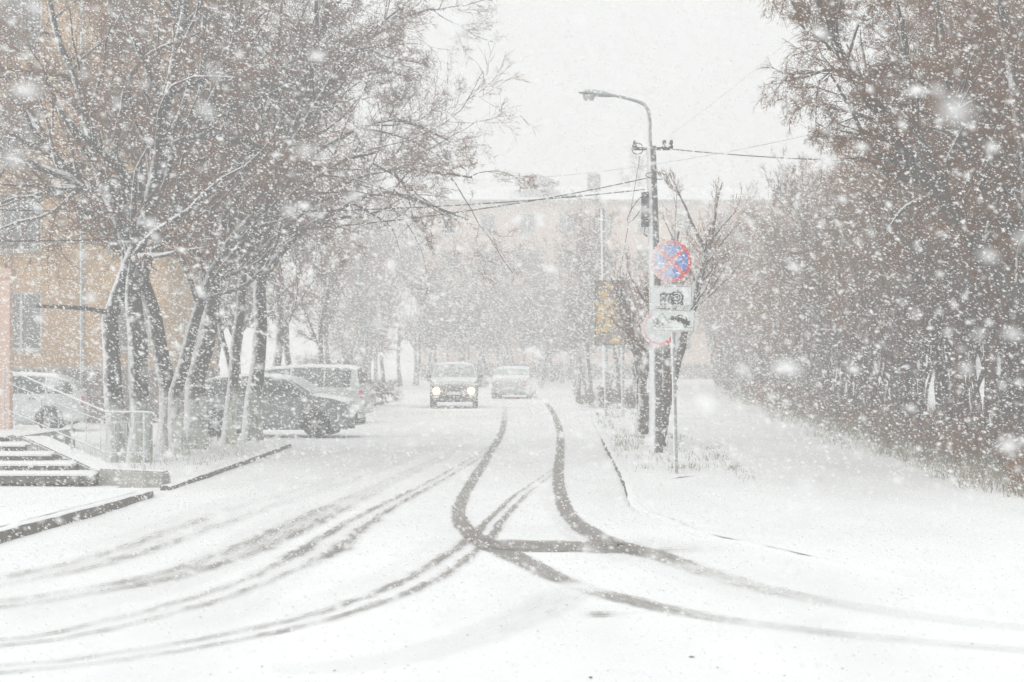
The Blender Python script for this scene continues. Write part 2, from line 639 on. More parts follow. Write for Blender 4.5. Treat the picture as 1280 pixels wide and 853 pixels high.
# verge strip with dry grass under thin snow, right of the road
rows = []
y = 31.0
while y < 110:
    x, h = lerp_path(KR, y)
    t_ = min(1, (y - 31) / 3)
    xe = x + 0.16 + 1.9 * t_ + 0.25 * mnoise.noise((y * 0.4, 2, 2)) + max(0, (y - 60) * 0.02)
    rows.append((y, x + 0.15, xe, h + 0.008, 0.11))
    y += 0.3
grid_sheet('verge', rows, 14, M_VERGE, 0.035, 1.2)

# left side
KL1 = [(13, -6.2, 0.16), (22.3, -5.73, 0.155), (24.2, -5.6, 0.15), (26.5, -5.42, 0.14), (29.5, -5.29, 0.11), (30.0, -5.40, 0.10), (30.25, -5.62, 0.08), (30.35, -6.0, 0.04)]
kerb('kerb', KL1, -1, 0.16)
rows = []
y = 13.0
while y <= 37:
    x, h = lerp_path(KL1, y)
    rows.append((y, x - 0.13, -30, h + 0.006, 0.2))
    y += 0.4
grid_sheet('forecourt', rows, 50, M_SNOW, 0.02)
KL2 = [(30.9, -5.31, 0.07), (34, -5.18, 0.10), (38.2, -5.07, 0.10), (45.0, -4.97, 0.10), (46.5, -5.3, 0.08), (47.2, -6.2, 0.05)]
kerb('kerb', KL2, -1, 0.14)
rows = []
y = 30.9
while y <= 47.2:
    x, h = lerp_path(KL2, y)
    k_ = min(1, (y - 30.9) / 1.5)
    rows.append((y, x - 0.12, -30, (h + 0.004) * k_, 0.22 * k_))
    y += 0.3
o = grid_sheet('verge', rows, 60, M_VERGE, 0.05)
KL3 = [(70.0, -7.2, 0.05), (71.0, -5.7, 0.15), (76, -5.5, 0.15), (84, -5.2, 0.13), (89, -5.0, 0.12), (91, -6.0, 0.08)]
kerb('kerb', KL3, -1, 0.2, 0.5)
rows = []
y = 70.0
while y <= 91:
    x, h = lerp_path(KL3, y)
    rows.append((y, x - 0.18, -30, h + 0.01, 0.12))
    y += 0.5
grid_sheet('verge', rows, 30, M_VERGE, 0.04)


# ------------------------------------------------------------------ tyre tracks: worn strips in the snow
def catmull(pts, n):
    P = [Vector(p) for p in pts]
    P = [P[0] * 2 - P[1]] + P + [P[-1] * 2 - P[-2]]
    out = []
    for i in range(1, len(P) - 2):
        for k in range(n):
            t = k / n
            a, b, c, d = P[i - 1], P[i], P[i + 1], P[i + 2]
            out.append(0.5 * ((2 * b) + (c - a) * t + (2 * a - 5 * b + 4 * c - d) * t * t + (3 * b - a - 3 * c + d) * t ** 3))
    out.append(P[-2])
    return out


TRK = [0]


def track(pix, width, double=0.0):
    """pix: (px, py, wear[, width factor])"""
    TRK[0] += 1
    z = 0.013 + 0.0006 * TRK[0]
    c = catmull([(G(p[0], p[1]).x, G(p[0], p[1]).y, p[2] * 1.22) for p in pix], 10)
    wf = catmull([(0, 0, p[3] if len(p) > 3 else 1.0) for p in pix], 10)
    V, uv, wr = [], [], []
    L = 0
    NX = 5
    for i, p in enumerate(c):
        wd = width * 1.75 * wf[i].z
        a = c[max(0, i - 1)]; b = c[min(len(c) - 1, i + 1)]
        t = Vector((b.x - a.x, b.y - a.y))
        t.normalize()
        nrm = Vector((t.y, -t.x))
        if i: L += math.hypot(p.x - c[i - 1].x, p.y - c[i - 1].y)
        for k in range(NX):
            s = k / (NX - 1)
            q = Vector((p.x, p.y)) + nrm * (s - 0.5) * wd
            V.append((q.x, q.y, z))
            uv.append((s, L))
            wr.append(max(0, p.z))
    Fc = []
    for i in range(len(c) - 1):
        for k in range(NX - 1):
            a = i * NX + k
            Fc.append((a, a + NX, a + NX + 1, a + 1))
    me = mesh_np('tyre_track', V, Fc, True)
    ul = me.uv_layers.new(name='UVMap')
    vi = np.zeros(len(me.loops), dtype=np.int32)
    me.loops.foreach_get('vertex_index', vi)
    ul.data.foreach_set('uv', np.array(uv, dtype=np.float32)[vi].ravel())
    ca = me.color_attributes.new('wear', 'FLOAT_COLOR', 'POINT')
    arr = np.ones((len(V), 4), dtype=np.float32)
    arr[:, 0] = wr; arr[:, 1] = double; arr[:, 2] = 0
    ca.data.foreach_set('color', arr.ravel())
    o = link('tyre_track', me, M_TRACK)
    o['kind'] = 'structure'
    return o


track([(631, 500, .2), (631, 515, .55), (629, 535, .75), (617, 560, .75), (598, 590, .75), (583, 615, .8), (573, 638, .9), (578, 656, 1.0, 1.1),
       (592, 670, 1.2, 1.4), (610, 682, 1.2, 1.7), (632, 692, 1.0, 1.7), (665, 708, .8, 1.6), (700, 725, .7, 1.6), (728, 735, .35, 1.5), (748, 741, .6, 1.6),
       (790, 752, .75, 1.7), (850, 766, .7, 1.7), (920, 778, .6, 1.7), (1000, 788, .55, 1.7), (1100, 799, .5, 1.7), (1200, 808, .5, 1.6), (1300, 817, .4, 1.6)], 0.20)
track([(672, 497, .3), (684, 506, .75), (693, 520, .85), (700, 540, .95), (700, 565, .95), (698, 590, .95), (699, 612, 1.0), (706, 636, 1.05, 1.1),
       (722, 655, 1.1, 1.3), (752, 674, 1.1, 1.7), (785, 686, 1.2, 2.2), (815, 694, 1.0, 2.2), (850, 705, .65, 2), (900, 722, .55, 1.9), (980, 743, .55, 1.9),
       (1060, 758, .45, 2), (1150, 772, .4, 2), (1300, 789, .4, 2)], 0.20)
track([(-40, 842, .6), (0, 838, .6), (80, 831, .6), (160, 820, .62), (240, 807, .65), (310, 793, .65), (380, 778, .65), (440, 760, .7),
       (500, 738, .75), (545, 715, .8), (580, 690, .85, .9), (605, 668, 1.0, .8), (622, 648, .9, .65), (648, 622, .75, .6), (675, 602, .65, .5), (697, 585, .5, .45), (702, 575, .2, .4)], 0.44, 0.7)
track([(340, 838, .15), (430, 835, .3), (540, 815, .35), (620, 788, .42), (680, 760, .45), (722, 736, .3)], 0.5)
track([(-40, 810, .6), (0, 805, .6), (60, 798, .6), (120, 786, .62), (180, 771, .62), (240, 755, .62), (300, 735, .65), (350, 714, .6, 1.1), (398, 690, .8, 1.4),
       (428, 668, .75, 1.2), (462, 646, .75, .9), (500, 625, .7, .75), (545, 602, .65, .65), (590, 576, .6, .6), (614, 560, .5, .5), (625, 548, .2, .5)], 0.44, 0.7)
track([(-40, 762, .6), (0, 757, .6), (60, 748, .6), (120, 738, .62), (190, 725, .65), (260, 705, .68), (320, 683, .7), (360, 664, .7), (410, 640, .6),
       (465, 614, .5, .7), (520, 588, .5, .6), (560, 570, .4, .5), (590, 555, .2, .5)], 0.55, 0.2)
track([(-40, 735, .45), (0, 728, .5), (60, 717, .55), (120, 702, .6), (180, 684, .6), (235, 664, .62), (295, 643, .55), (360, 622, .45), (440, 596, .45),
       (520, 566, .4), (590, 538, .2)], 0.65, 0.3)
track([(-40, 780, .1), (60, 764, .2), (150, 745, .25), (240, 716, .25), (330, 672, .3), (400, 632, .25), (470, 600, .2), (540, 572, .1)], 0.8)
track([(180, 800, .05), (260, 776, .2), (330, 740, .25), (380, 704, .25), (450, 655, .2), (540, 600, .15), (600, 560, .1)], 0.5)
track([(100, 690, .1), (180, 668, .3), (260, 640, .3), (340, 612, .25), (430, 585, .25), (500, 560, .2)], 0.6)
# worn joint across the carriageway where the tracks cross
track([(600, 680, .3, .5), (625, 681, 1.1, .8), (650, 683, 1.5), (690, 684, 1.7, 1.1), (730, 685, 1.7), (770, 687, 1.2, .9), (805, 686, 0.6, 1.1), (835, 683, .4, 1.3), (870, 681, .1, 1.2)], 1.1, 0.25)
track([(690, 600, .1), (700, 640, .3), (712, 655, .4), (722, 668, .4), (740, 682, .4), (790, 697, .35, 1.6), (850, 715, .3, 1.8), (930, 740, .25, 1.8), (1020, 758, .1, 1.8)], 0.38)
track([(722, 770, .1), (742, 770, .7), (758, 769, .7), (790, 770, .05)], 0.26)
track([(570, 655, .1), (560, 680, .2), (520, 706, .25), (440, 740, .2), (330, 775, .1)], 0.5)


# ------------------------------------------------------------------ scattered debris on the snow
rng = np.random.default_rng(5)
V, Fc = [], []
for i in range(120):
    px, py = rng.uniform(-60, 1340), 600 + 250 * rng.random() ** 0.6
    if py < 720 and 240 < px < 1280 and rng.random() < 0.6: continue
    g = G(px, py)
    s = rng.uniform(0.004, 0.012) * (1.8 if rng.random() < 0.08 else 1)
    z = 0.006 if g.x < 2 or g.y < 19 else 0.1
    if g.x < -5.3: z = 0.16
    a = rng.uniform(0, 6.28)
    b = len(V)
    for k in range(5):
        an = a + k * 1.2566
        V.append((g.x + math.cos(an) * s * rng.uniform(.5, 1.3), g.y + math.sin(an) * s * rng.uniform(.6, 1.5), z))
    V.append((g.x, g.y, z + s * 0.35))
    for k in range(5):
        Fc.append((b + k, b + (k + 1) % 5, b + 5))
tag(link('leaf_litter', mesh_np('leaf_litter', V, Fc), plain('dead_leaf', (0.07, 0.05, 0.035), 0.9)),
    'small dark leaf scraps and grit dotted over the fresh snow', 'leaf litter', kind='stuff')


# ------------------------------------------------------------------ dry grass
def grass(name, spots, mat, seed, label, hmin=0.06, hmax=0.22, wid=0.004):
    r = np.random.default_rng(seed)
    V, Fc = [], []
    for (cx, cy, cz, rad, n) in spots:
        for i in range(n):
            a, q = r.uniform(0, 6.28), rad * math.sqrt(r.random())
            x, y = cx + q * math.cos(a), cy + q * math.sin(a)
            h = r.uniform(hmin, hmax)
            dx, dy = r.normal(0, h * 0.5), r.normal(0, h * 0.5)
            an = r.uniform(0, 3.14)
            wx, wy = math.cos(an) * wid, math.sin(an) * wid
            b = len(V)
            V += [(x - wx, y - wy, cz - 0.02), (x + wx, y + wy, cz - 0.02), (x + dx * .5 - wx, y + dy * .5 - wy, cz + h * .7),
                  (x + dx * .5 + wx, y + dy * .5 + wy, cz + h * .7), (x + dx, y + dy, cz + h * 0.9), (x + dx * 1.05, y + dy * 1.05, cz + h * 0.88)]
            Fc += [(b, b + 1, b + 3, b + 2), (b + 2, b + 3, b + 5, b + 4)]
    return tag(link(name, mesh_np(name, V, Fc), mat), label, 'grass', kind='stuff')


M_STRAW = plain('dry_grass_blade', (0.27, 0.235, 0.16), 0.9, vary=0.4, vscale=3)
rr = random.Random(3)
spots = []
for i in range(230):
    y = rr.uniform(33, 75)
    x, h = lerp_path(KR, y)
    spots.append((x + rr.uniform(0.15, 2.0), y, h + 0.03, rr.uniform(.05, .25), rr.randint(3, 12)))
for i in range(60):   # ragged edge of the verge
    s = rr.random()
    g = G(885 + 50 * s + rr.gauss(0, 5), 560 + 42 * s + rr.gauss(0, 2), 0.1)
    spots.append((g.x, g.y, 0.1, .15, rr.randint(2, 6)))
grass('dry_grass', spots, M_STRAW, 1, 'dry straw coloured grass poking through snow between kerb and trees', .03, .11)
spots = []
for i in range(700):
    y = 28 + 70 * rr.random() ** 1.6
    e = 7.6 + (y - 31) * 0.045
    spots.append((e + rr.gauss(0.3, 0.45) - 0.2, y, 0.08, rr.uniform(.05, .3), rr.randint(4, 14)))
grass('dry_grass', spots, M_STRAW, 2, 'tangled dry grass along the foot of the thicket on the right', 0.06, 0.35)
spots = []
for i in range(120):
    y = rr.uniform(31.5, 46)
    x, h = lerp_path(KL2, y)
    spots.append((x - rr.uniform(0.3, 4), y, 0.13, .15, rr.randint(2, 7)))
grass('dry_grass', spots, M_STRAW, 3, 'sparse dry grass stems under the limewashed trees on the left', 0.05, 0.15)


# ------------------------------------------------------------------ trees
def nrm(a):
    return a / np.maximum(np.linalg.norm(a, axis=-1, keepdims=True), 1e-9)


def walk(rng, pos, d, length, r0, K, jit, up, rmin):
    Np = len(pos)
    P = np.zeros((Np, K, 3)); P[:, 0] = pos
    seg = (length / (K - 1))[:, None]
    d = nrm(d)
    for k in range(1, K):
        d = nrm(d + rng.normal(0, jit, (Np, 3)) + np.array(up))
        P[:, k] = P[:, k - 1] + d * seg
    s = np.linspace(0, 1, K)[None, :]
    Rr = np.maximum(r0[:, None] * (1 - 0.85 * s), rmin)
    return P, Rr


def spawn(rng, P, Rr, n, t0, t1, ang, lf, K, jit, up, rf=0.55, rmin=0.0025, lmin=0.12, lmax=9, bias=(0, 0, 0), by_len=0):
    N0, K0 = Rr.shape
    if by_len:
        pl0 = np.linalg.norm(np.diff(P, axis=1), axis=2).sum(1)
        cnt = rng.poisson(n * np.clip(pl0 / by_len, .1, 2.0))
    else:
        cnt = rng.poisson(n, N0)
    par = np.repeat(np.arange(N0), cnt)
    t = rng.uniform(t0, t1, len(par))
    fi = t * (K0 - 1)
    i0 = np.minimum(fi.astype(int), K0 - 2)
    fr = (fi - i0)[:, None]
    a, b = P[par, i0], P[par, i0 + 1]
    pos = a + (b - a) * fr
    tan = nrm(b - a)
    rad = Rr[par, i0]
    pl = np.linalg.norm(np.diff(P, axis=1), axis=2).sum(1)[par]
    rnd = rng.normal(0, 1, (len(par), 3)) + np.array(bias)
    perp = nrm(rnd - (rnd * tan).sum(1, keepdims=True) * tan)
    an = rng.normal(ang, ang * 0.25, len(par))[:, None]
    d = np.cos(an) * tan + np.sin(an) * perp
    ln = np.clip(pl * lf * rng.uniform(0.55, 1.3, len(par)) * (1.05 - 0.5 * t), lmin, lmax)
    return walk(rng, pos, d, ln, np.maximum(rad * rf, rmin), K, jit, up, rmin)


def tubes(sets, S=3, lump=0.0):
    """list of (P, R) -> vertices, quads"""
    Vs, Fs, base = [], [], 0
    for (P, Rr) in sets:
        n, K = Rr.shape
        if n == 0: continue
        T = np.zeros_like(P)
        T[:, 1:-1] = P[:, 2:] - P[:, :-2]; T[:, 0] = P[:, 1] - P[:, 0]; T[:, -1] = P[:, -1] - P[:, -2]
        T = nrm(T)
        ref = np.array([0.31, 0.84, 0.11])
        A = nrm(np.cross(T, ref)); B = np.cross(T, A)
        an = np.arange(S) * 2 * np.pi / S
        R2 = Rr[:, :, None, None]
        if lump:
            R2 = R2 * (1 + lump * (np.random.default_rng(1).random((n, K, S, 1)) - 0.5))
        V = P[:, :, None, :] + R2 * (np.cos(an)[None, None, :, None] * A[:, :, None, :] + np.sin(an)[None, None, :, None] * B[:, :, None, :])
        Vs.append(V.reshape(-1, 3))
        idx = (np.arange(n)[:, None, None] * K + np.arange(K - 1)[None, :, None]) * S
        k = np.arange(S)[None, None, :]; k2 = (k + 1) % S
        f = np.stack([idx + k, idx + k2, idx + S + k2, idx + S + k], -1).reshape(-1, 4) + base
        Fs.append(f)
        base += n * K * S
    return np.concatenate(Vs), np.concatenate(Fs)


def resample(pts, K):
    c = catmull(pts, 8)
    L = [0]
    for a, b in zip(c, c[1:]): L.append(L[-1] + (b - a).length)
    out = []
    for i in range(K):
        d = L[-1] * i / (K - 1)
        j = 0
        while j < len(L) - 2 and L[j + 1] < d: j += 1
        s = (d - L[j]) / max(1e-6, L[j + 1] - L[j])
        out.append(c[j].lerp(c[j + 1], min(1, s)))
    return np.array([list(p) for p in out])


def make_tree(label, cat, base, limbs, seed, lv, mats, group=None, S0=9, name='tree'):
    """limbs: list of (points, r0, r1, kids 0/1); lv: list of spawn settings"""
    r = np.random.default_rng(seed)
    root = thing(name, label, cat, base, 0, group)
    K = 14
    P0, R0 = [], []
    kids = []
    for lb in limbs:
        pts, r0, r1 = lb[:3]
        kids.append(len(lb) < 4)
        q = resample([Vector(p) - Vector(base) for p in pts], K)
        q[1:-1] += r.normal(0, r0 * 0.12, (K - 2, 3))
        s = np.linspace(0, 1, K)
        rad = r0 + (r1 - r0) * s
        if q[0][2] < 0.15: rad[0] *= 1.35; rad[1] *= 1.08
        P0.append(q); R0.append(rad)
    P0, R0 = np.array(P0), np.array(R0)
    sets = [(P0, R0)]
    cur = (P0[kids], R0[kids])
    thick, thin = [sets[0]], []
    for i, a in enumerate(lv):
        nxt = spawn(r, cur[0], cur[1], **a)
        if i == 0: thick.append(nxt)
        else: thin.append(nxt)
        # shoots also break from the order before
        cur = nxt
    Vt, Ft = tubes(thick, S0, 0.22)
    link('trunk', mesh_np('trunk', Vt, Ft, True), mats[0], root)
    if thin:
        Vc, Fcq = tubes(thin, 3)
        link('crown', mesh_np('crown', Vc, Fcq, True), mats[1], root)
    return root


def PX(y, *pp):
    """points seen at (px, py[, dy]) about distance y"""
    return [Q(p[0], p[1], y + (p[2] if len(p) > 2 else 0)) for p in pp]


# spreading elm-like crowns on the left
def LV(n1=9, n2=7, n3=8, n4=8, up=0.03, bias=(0, 0, 0), l1=0.55):
    n3 *= .95; n4 *= 1.05
    return [dict(n=n1, by_len=5.0, t0=0.35, t1=1.0, ang=0.8, lf=l1, K=9, jit=0.16, up=(0, 0, up), rf=0.5, rmin=0.008, lmax=4.0, bias=bias),
            dict(n=n2, t0=0.15, t1=1.0, ang=0.75, lf=0.55, K=7, jit=0.18, up=(0, 0, up), rf=0.5, rmin=0.005, lmax=2.2),
            dict(n=n3, t0=0.1, t1=1.0, ang=0.7, lf=0.55, K=5, jit=0.2, up=(0, 0, up * 0.5), rf=0.6, rmin=0.0035, lmax=1.2),
            dict(n=n4, t0=0.1, t1=1.0, ang=0.7, lf=0.6, K=4, jit=0.22, up=(0, 0, 0), rf=0.7, rmin=0.003, lmin=0.12, lmax=0.6)]


gl = 'limewashed trees on the left verge'
Y = 37.0
b = G(158, 582, .1)
make_tree('nearest limewashed tree beside the railing, two stems joined high up', 'tree', b, [
    (PX(Y, (150, 585), (146, 520), (139, 450), (141, 390), (155, 340), (168, 300), (150, 250, .4), (100, 225, .8), (40, 205, 1.4), (-30, 190, 2)), .20, .05),
    (PX(Y, (172, 585), (176, 520), (172, 450), (168, 380), (167, 310), (185, 260, -.3), (200, 180, -.8), (215, 90, -1), (230, 10, -1.2), (245, -90, -1.2)), .21, .04),
    (PX(Y, (168, 310), (140, 262), (118, 200, .5), (100, 120, 1), (70, 40, 1.2), (50, -60, 1.5)), .13, .03),
    (PX(Y, (135, 215, .3), (148, 160, .3), (160, 100, 0), (190, 65, -.5), (250, 40, -1)), .075, .02),
    (PX(Y, (139, 392), (120, 388, -.2), (80, 384, -.4), (45, 383, -.5)), .05, .03, 0),
], 11, LV(10, 6, 7, 7), (M_BARKW, M_TWIG), gl, 12)
Y = 40.0
b = G(212, 565, .1)
make_tree('limewashed tree leaning left behind the twin stemmed one', 'tree', b, [
    (PX(Y, (212, 570), (211, 500), (200, 430), (188, 380), (176, 335), (150, 280, .4), (110, 240, .8), (60, 180, 1.4), (20, 100, 2)), .2, .04),
    (PX(Y, (180, 345), (195, 290, -.4), (215, 220, -.6), (250, 150, -1), (290, 60, -1.5), (310, -60, -1.6)), .1, .03),
], 12, LV(11, 6, 7, 7), (M_BARKW, M_TWIG), gl, 12)
Y = 39.3
b = G(226, 568, .1)
make_tree('limewashed tree leaning strongly right with snow along its slanting trunk', 'tree', b, [
    (PX(Y, (226, 572), (217, 510), (232, 440), (250, 380), (272, 325), (298, 288), (330, 262, -.3), (370, 240, -.6), (420, 205, -1), (470, 190, -1.4)), .155, .03),
    (PX(Y, (272, 325), (280, 270, .4), (262, 200, .8), (250, 120, 1), (255, 20, 1.1), (260, -80, 1.2)), .08, .02),
    (PX(Y, (330, 262, -.3), (355, 200, -.3), (400, 120, -.5), (440, 60, -.8), (500, 10, -1)), .07, .02),
], 13, LV(10, 6, 7, 7), (M_BARKW, M_TWIG), gl, 12)
Y = 42.0
b = G(248, 562, .1)
make_tree('thick dark trunk with limewashed foot right of the slanting tree', 'tree', b, [
    (PX(Y, (243, 566), (246, 500), (256, 440), (266, 380), (262, 320), (265, 250), (262, 180), (270, 90), (275, -20)), .24, .05),
    (PX(Y, (266, 385), (250, 330, .5), (225, 280, .9), (215, 200, 1.2), (190, 120, 1.5), (170, 10, 1.7)), .12, .03),
    (PX(Y, (264, 300), (300, 240, -.5), (345, 200, -1), (380, 130, -1.3), (395, 40, -1.5), (390, -50, -1.6)), .11, .03),
], 14, LV(10, 6, 7, 7), (M_BARKW, M_TWIG), gl, 12)
Y = 44.0
b = G(288, 556, .1)
make_tree('slim forked limewashed tree standing before the silver car', 'tree', b, [
    (PX(Y, (286, 560), (291, 500), (295, 440), (298, 400), (303, 340), (315, 280), (322, 200), (340, 110), (352, 0)), .135, .03),
    (PX(Y, (290, 470), (278, 420, .2), (270, 370, .3), (282, 300, .6), (300, 240, .8), (290, 150, 1)), .06, .02),
    (PX(Y, (303, 340), (350, 290, -.5), (410, 240, -1), (470, 215, -1.4), (540, 215, -1.7), (590, 222, -1.9)), .08, .02),
], 15, LV(8, 5, 6, 7), (M_BARKW, M_TWIG), gl, 12)
Y = 46.0
b = G(318, 548, .1)
make_tree('straight limewashed tree nearest the bonnet of the silver car', 'tree', b, [
    (PX(Y, (316, 550), (318, 490), (325, 420), (326, 350), (335, 280), (350, 200), (372, 120), (400, 40), (420, -60)), .19, .05),
    (PX(Y, (326, 350), (365, 300, -.5), (420, 262, -1), (480, 240, -1.4), (540, 258, -1.6), (585, 275, -1.8)), .10, .02),
    (PX(Y, (345, 220), (395, 190, -.7), (450, 160, -1.1), (500, 150, -1.5), (560, 175, -1.8)), .08, .02),
    (PX(Y, (360, 160), (410, 110, .4), (460, 50, .6), (520, 15, .6), (555, 12, .4)), .08, .02),
    (PX(Y, (326, 370), (300, 320, .6), (285, 250, 1), (300, 150, 1.3), (310, 30, 1.5)), .09, .03),
], 16, LV(8, 5, 7, 7), (M_BARKW, M_TWIG), gl, 12)


# generic standing trees, built once and copied
def proto_tree(label, cat, h, r0, seed, lv, mats, stems=1, lean=0.1, name='tree', spread=0.3):
    r = random.Random(seed)
    limbs = []
    for s in range(stems):
        a = r.uniform(0, 6.28)
        ox, oy = (math.cos(a) * spread * (stems > 1), math.sin(a) * spread * (stems > 1))
        dx, dy = math.cos(a) * lean * h, math.sin(a) * lean * h
        pts = [(ox * .3, oy * .3, -0.05)]
        for k in range(1, 6):
            t = k / 5
            pts.append((ox + dx * t ** 1.3 + r.gauss(0, .03 * h), oy + dy * t ** 1.3 + r.gauss(0, .03 * h), h * t * r.uniform(.96, 1.0)))
        limbs.append((pts, r0 * r.uniform(.7, 1), r0 * 0.18))
    return make_tree(label, cat, (0, 0, 0), limbs, seed, lv, mats, None, 7, name)


def copy_tree(o):
    c = o.copy(); COL.objects.link(c)
    for ch in list(o.children):
        d = ch.copy(); COL.objects.link(d); d.parent = c
        for g in list(ch.children):
            e = g.copy(); COL.objects.link(e); e.parent = d
    return c


def LT(n1=14, n2=7, n3=7, n4=6, ang=0.6, up=0.08, t0=0.2, l1=0.4):
    n3 *= 1.3; n4 *= 1.4
    return [dict(n=n1, t0=t0, t1=1.0, ang=ang, lf=l1, K=7, jit=0.14, up=(0, 0, up), rf=0.5, rmin=0.007, lmax=3.2),
            dict(n=n2, t0=0.1, t1=1.0, ang=ang, lf=0.5, K=5, jit=0.16, up=(0, 0, up), rf=0.55, rmin=0.005, lmax=1.6),
            dict(n=n3, t0=0.1, t1=1.0, ang=ang, lf=0.55, K=4, jit=0.18, up=(0, 0, up), rf=0.6, rmin=0.0038, lmax=0.9),
            dict(n=n4, t0=0.1, t1=1.0, ang=ang, lf=0.6, K=3, jit=0.18, up=(0, 0, 0), rf=0.8, rmin=0.003, lmin=0.1, lmax=0.45)]


# thicket on the right
SX = 'bare brown thicket tree in the dense row right of the pavement'
protos = [proto_tree(SX, 'tree', 7.2, .075, 21, LT(10, 6, 6, 4, .55, .10, .30), (M_STEM, M_TWIGB), 3, .12, 'bare_tree', .35),
          proto_tree(SX, 'tree', 7.6, .085, 22, LT(11, 6, 6, 4, .6, .08, .28), (M_STEM, M_TWIGB), 2, .10, 'bare_tree', .3),
          proto_tree(SX, 'tree', 6.6, .07, 23, LT(9, 6, 6, 4, .6, .07, .26), (M_STEM, M_TWIGB), 4, .16, 'bare_tree', .4),
          proto_tree(SX, 'tree', 8.0, .10, 24, LT(17, 6, 6, 5, .65, .06, .30), (M_STEM, M_TWIGB), 1, .06, 'bare_tree', .3)]
rt = random.Random(77)
cnt = 0
first = {0: 1, 1: 1, 2: 1, 3: 1}


def place(k, x, y, s, label, group, plist=protos, used=first, z=0.0):
    o = plist[k]
    if not used[k]: o = copy_tree(o)
    used[k] = 0
    o.location = (x, y, z)
    o.rotation_euler = (0, 0, rt.uniform(0, 6.28))
    o.scale = (s, s, s * rt.uniform(.92, 1.08))
    o['label'] = label; o['group'] = group
    return o


y = 30.0
while y < 125:
    for rowi, off in enumerate((0.5, 1.9, 3.4, 5.2)):
        if rowi >= 2 and rt.random() < 0.3: continue
        if rowi == 3 and y > 62: continue
        e = 7.9 + (y - 31) * 0.045
        yy = y + rt.uniform(-.7, .7)
        s = rt.uniform(.85, 1.15)
        s *= 1.0 if y < 36 else max(.8, 1.0 - (y - 36) * .02) + max(0, (y - 62) * .003)
        place(rt.randrange(4), e + off + rt.uniform(-.25, .35), yy, s, SX, 'thicket trees right of the pavement')
    y += 1.45 if y < 60 else 2.3

# the big weeping tree leaning in from the right edge
Y = 29.0
b = Q(1330, 630, Y); b.z = 0.05
make_tree('big weeping tree leaning left over the pavement from the right edge', 'tree', b, [
    (PX(Y, (1330, 628), (1335, 560), (1325, 480), (1300, 410), (1262, 360), (1232, 318), (1190, 262), (1150, 215), (1105, 140), (1060, 80), (1030, 20), (1010, -40)), .2, .035),
    (PX(Y, (1325, 480), (1290, 330, .8), (1280, 200, 1.2), (1260, 60, 1.5), (1235, -70, 1.8)), .15, .04),
    (PX(Y, (1190, 262), (1150, 170, -.3), (1135, 80, -.5), (1120, -20, -.7)), .07, .02),
    (PX(Y, (1290, 330, .8), (1230, 230, .3), (1190, 130, 0), (1175, 20, -.2), (1150, -80, -.3)), .09, .02),
    (PX(Y, (1150, 215), (1095, 190), (1060, 130), (1035, 90), (1022, 110), (1020, 160)), .04, .008),
    (PX(Y, (1060, 80), (1040, 30), (1025, 5), (1015, 30)), .03, .008),
], 31, [dict(n=17, by_len=5.0, t0=0.3, t1=1.0, ang=0.8, lf=0.5, K=9, jit=0.13, up=(0, 0, .0), rf=0.45, rmin=0.007, lmax=1.25),
        dict(n=8, t0=0.1, t1=1.0, ang=0.7, lf=0.55, K=7, jit=0.14, up=(0, 0, -.06), rf=0.5, rmin=0.0045, lmax=.9),
        dict(n=8, t0=0.1, t1=1.0, ang=0.6, lf=0.55, K=5, jit=0.15, up=(0, 0, -.12), rf=0.6, rmin=0.003, lmax=0.8),
        dict(n=4, t0=0.1, t1=1.0, ang=0.8, lf=0.8, K=4, jit=0.22, up=(0, 0, -.10), rf=0.7, rmin=0.0022, lmin=0.08, lmax=0.4)],
    (M_BARK, M_TWIGB), None, 12)

# two pollarded trees on the right verge
Y = 43.0
b = G(826, 563, .1)
PL = [dict(n=6, by_len=2.2, t0=0.45, t1=1.0, ang=0.6, lf=0.5, K=7, jit=0.12, up=(0, 0, .10), rf=0.35, rmin=0.008, lmin=.7, lmax=1.7),
      dict(n=7, t0=0.1, t1=1.0, ang=0.5, lf=0.5, K=6, jit=0.14, up=(0, 0, .08), rf=0.5, rmin=0.005, lmax=1.0),
      dict(n=5, t0=0.1, t1=1.0, ang=0.6, lf=0.6, K=4, jit=0.16, up=(0, 0, .03), rf=0.6, rmin=0.0035, lmax=0.6)]
make_tree('thick forked tree right behind the sign post, cut back hard', 'tree', b, [
    (PX(Y, (820, 566), (826, 520), (831, 470), (828, 430, .2), (826, 395, .3), (828, 360, .4)), .2, .09),
    (PX(Y, (828, 520), (840, 470), (852, 425), (866, 380), (876, 340), (889, 298)), .15, .07),
    (PX(Y, (889, 300), (893, 275), (897, 250), (903, 228)), .05, .01),
    (PX(Y, (884, 318), (868, 285), (855, 255), (845, 235)), .05, .012),
    (PX(Y, (889, 300), (905, 280), (922, 262)), .035, .01),
], 41, PL, (M_BARK, M_TWIG), None, 12)
Y = 48.0
b = G(800, 540, .1)
make_tree('slimmer cut back tree just left of the forked one', 'tree', b, [
    (PX(Y, (801, 542), (803, 500), (802, 465), (792, 430), (784, 400), (776, 360)), .15, .05),
    (PX(Y, (803, 475), (812, 440), (815, 400), (806, 350)), .10, .04),
    (PX(Y, (802, 540), (798, 500), (797, 470), (790, 420)), .08, .03),
], 42, PL, (M_BARK, M_TWIG), None, 10)
Y = 56.0
b = G(812, 530, .1)
make_tree('thin bare tree mostly hidden behind the sign plates', 'tree', b, [
    (PX(Y, (812, 532), (814, 480), (842, 400), (838, 340), (848, 290)), .1, .04),
], 43, PL, (M_BARK, M_TWIG), None, 8)

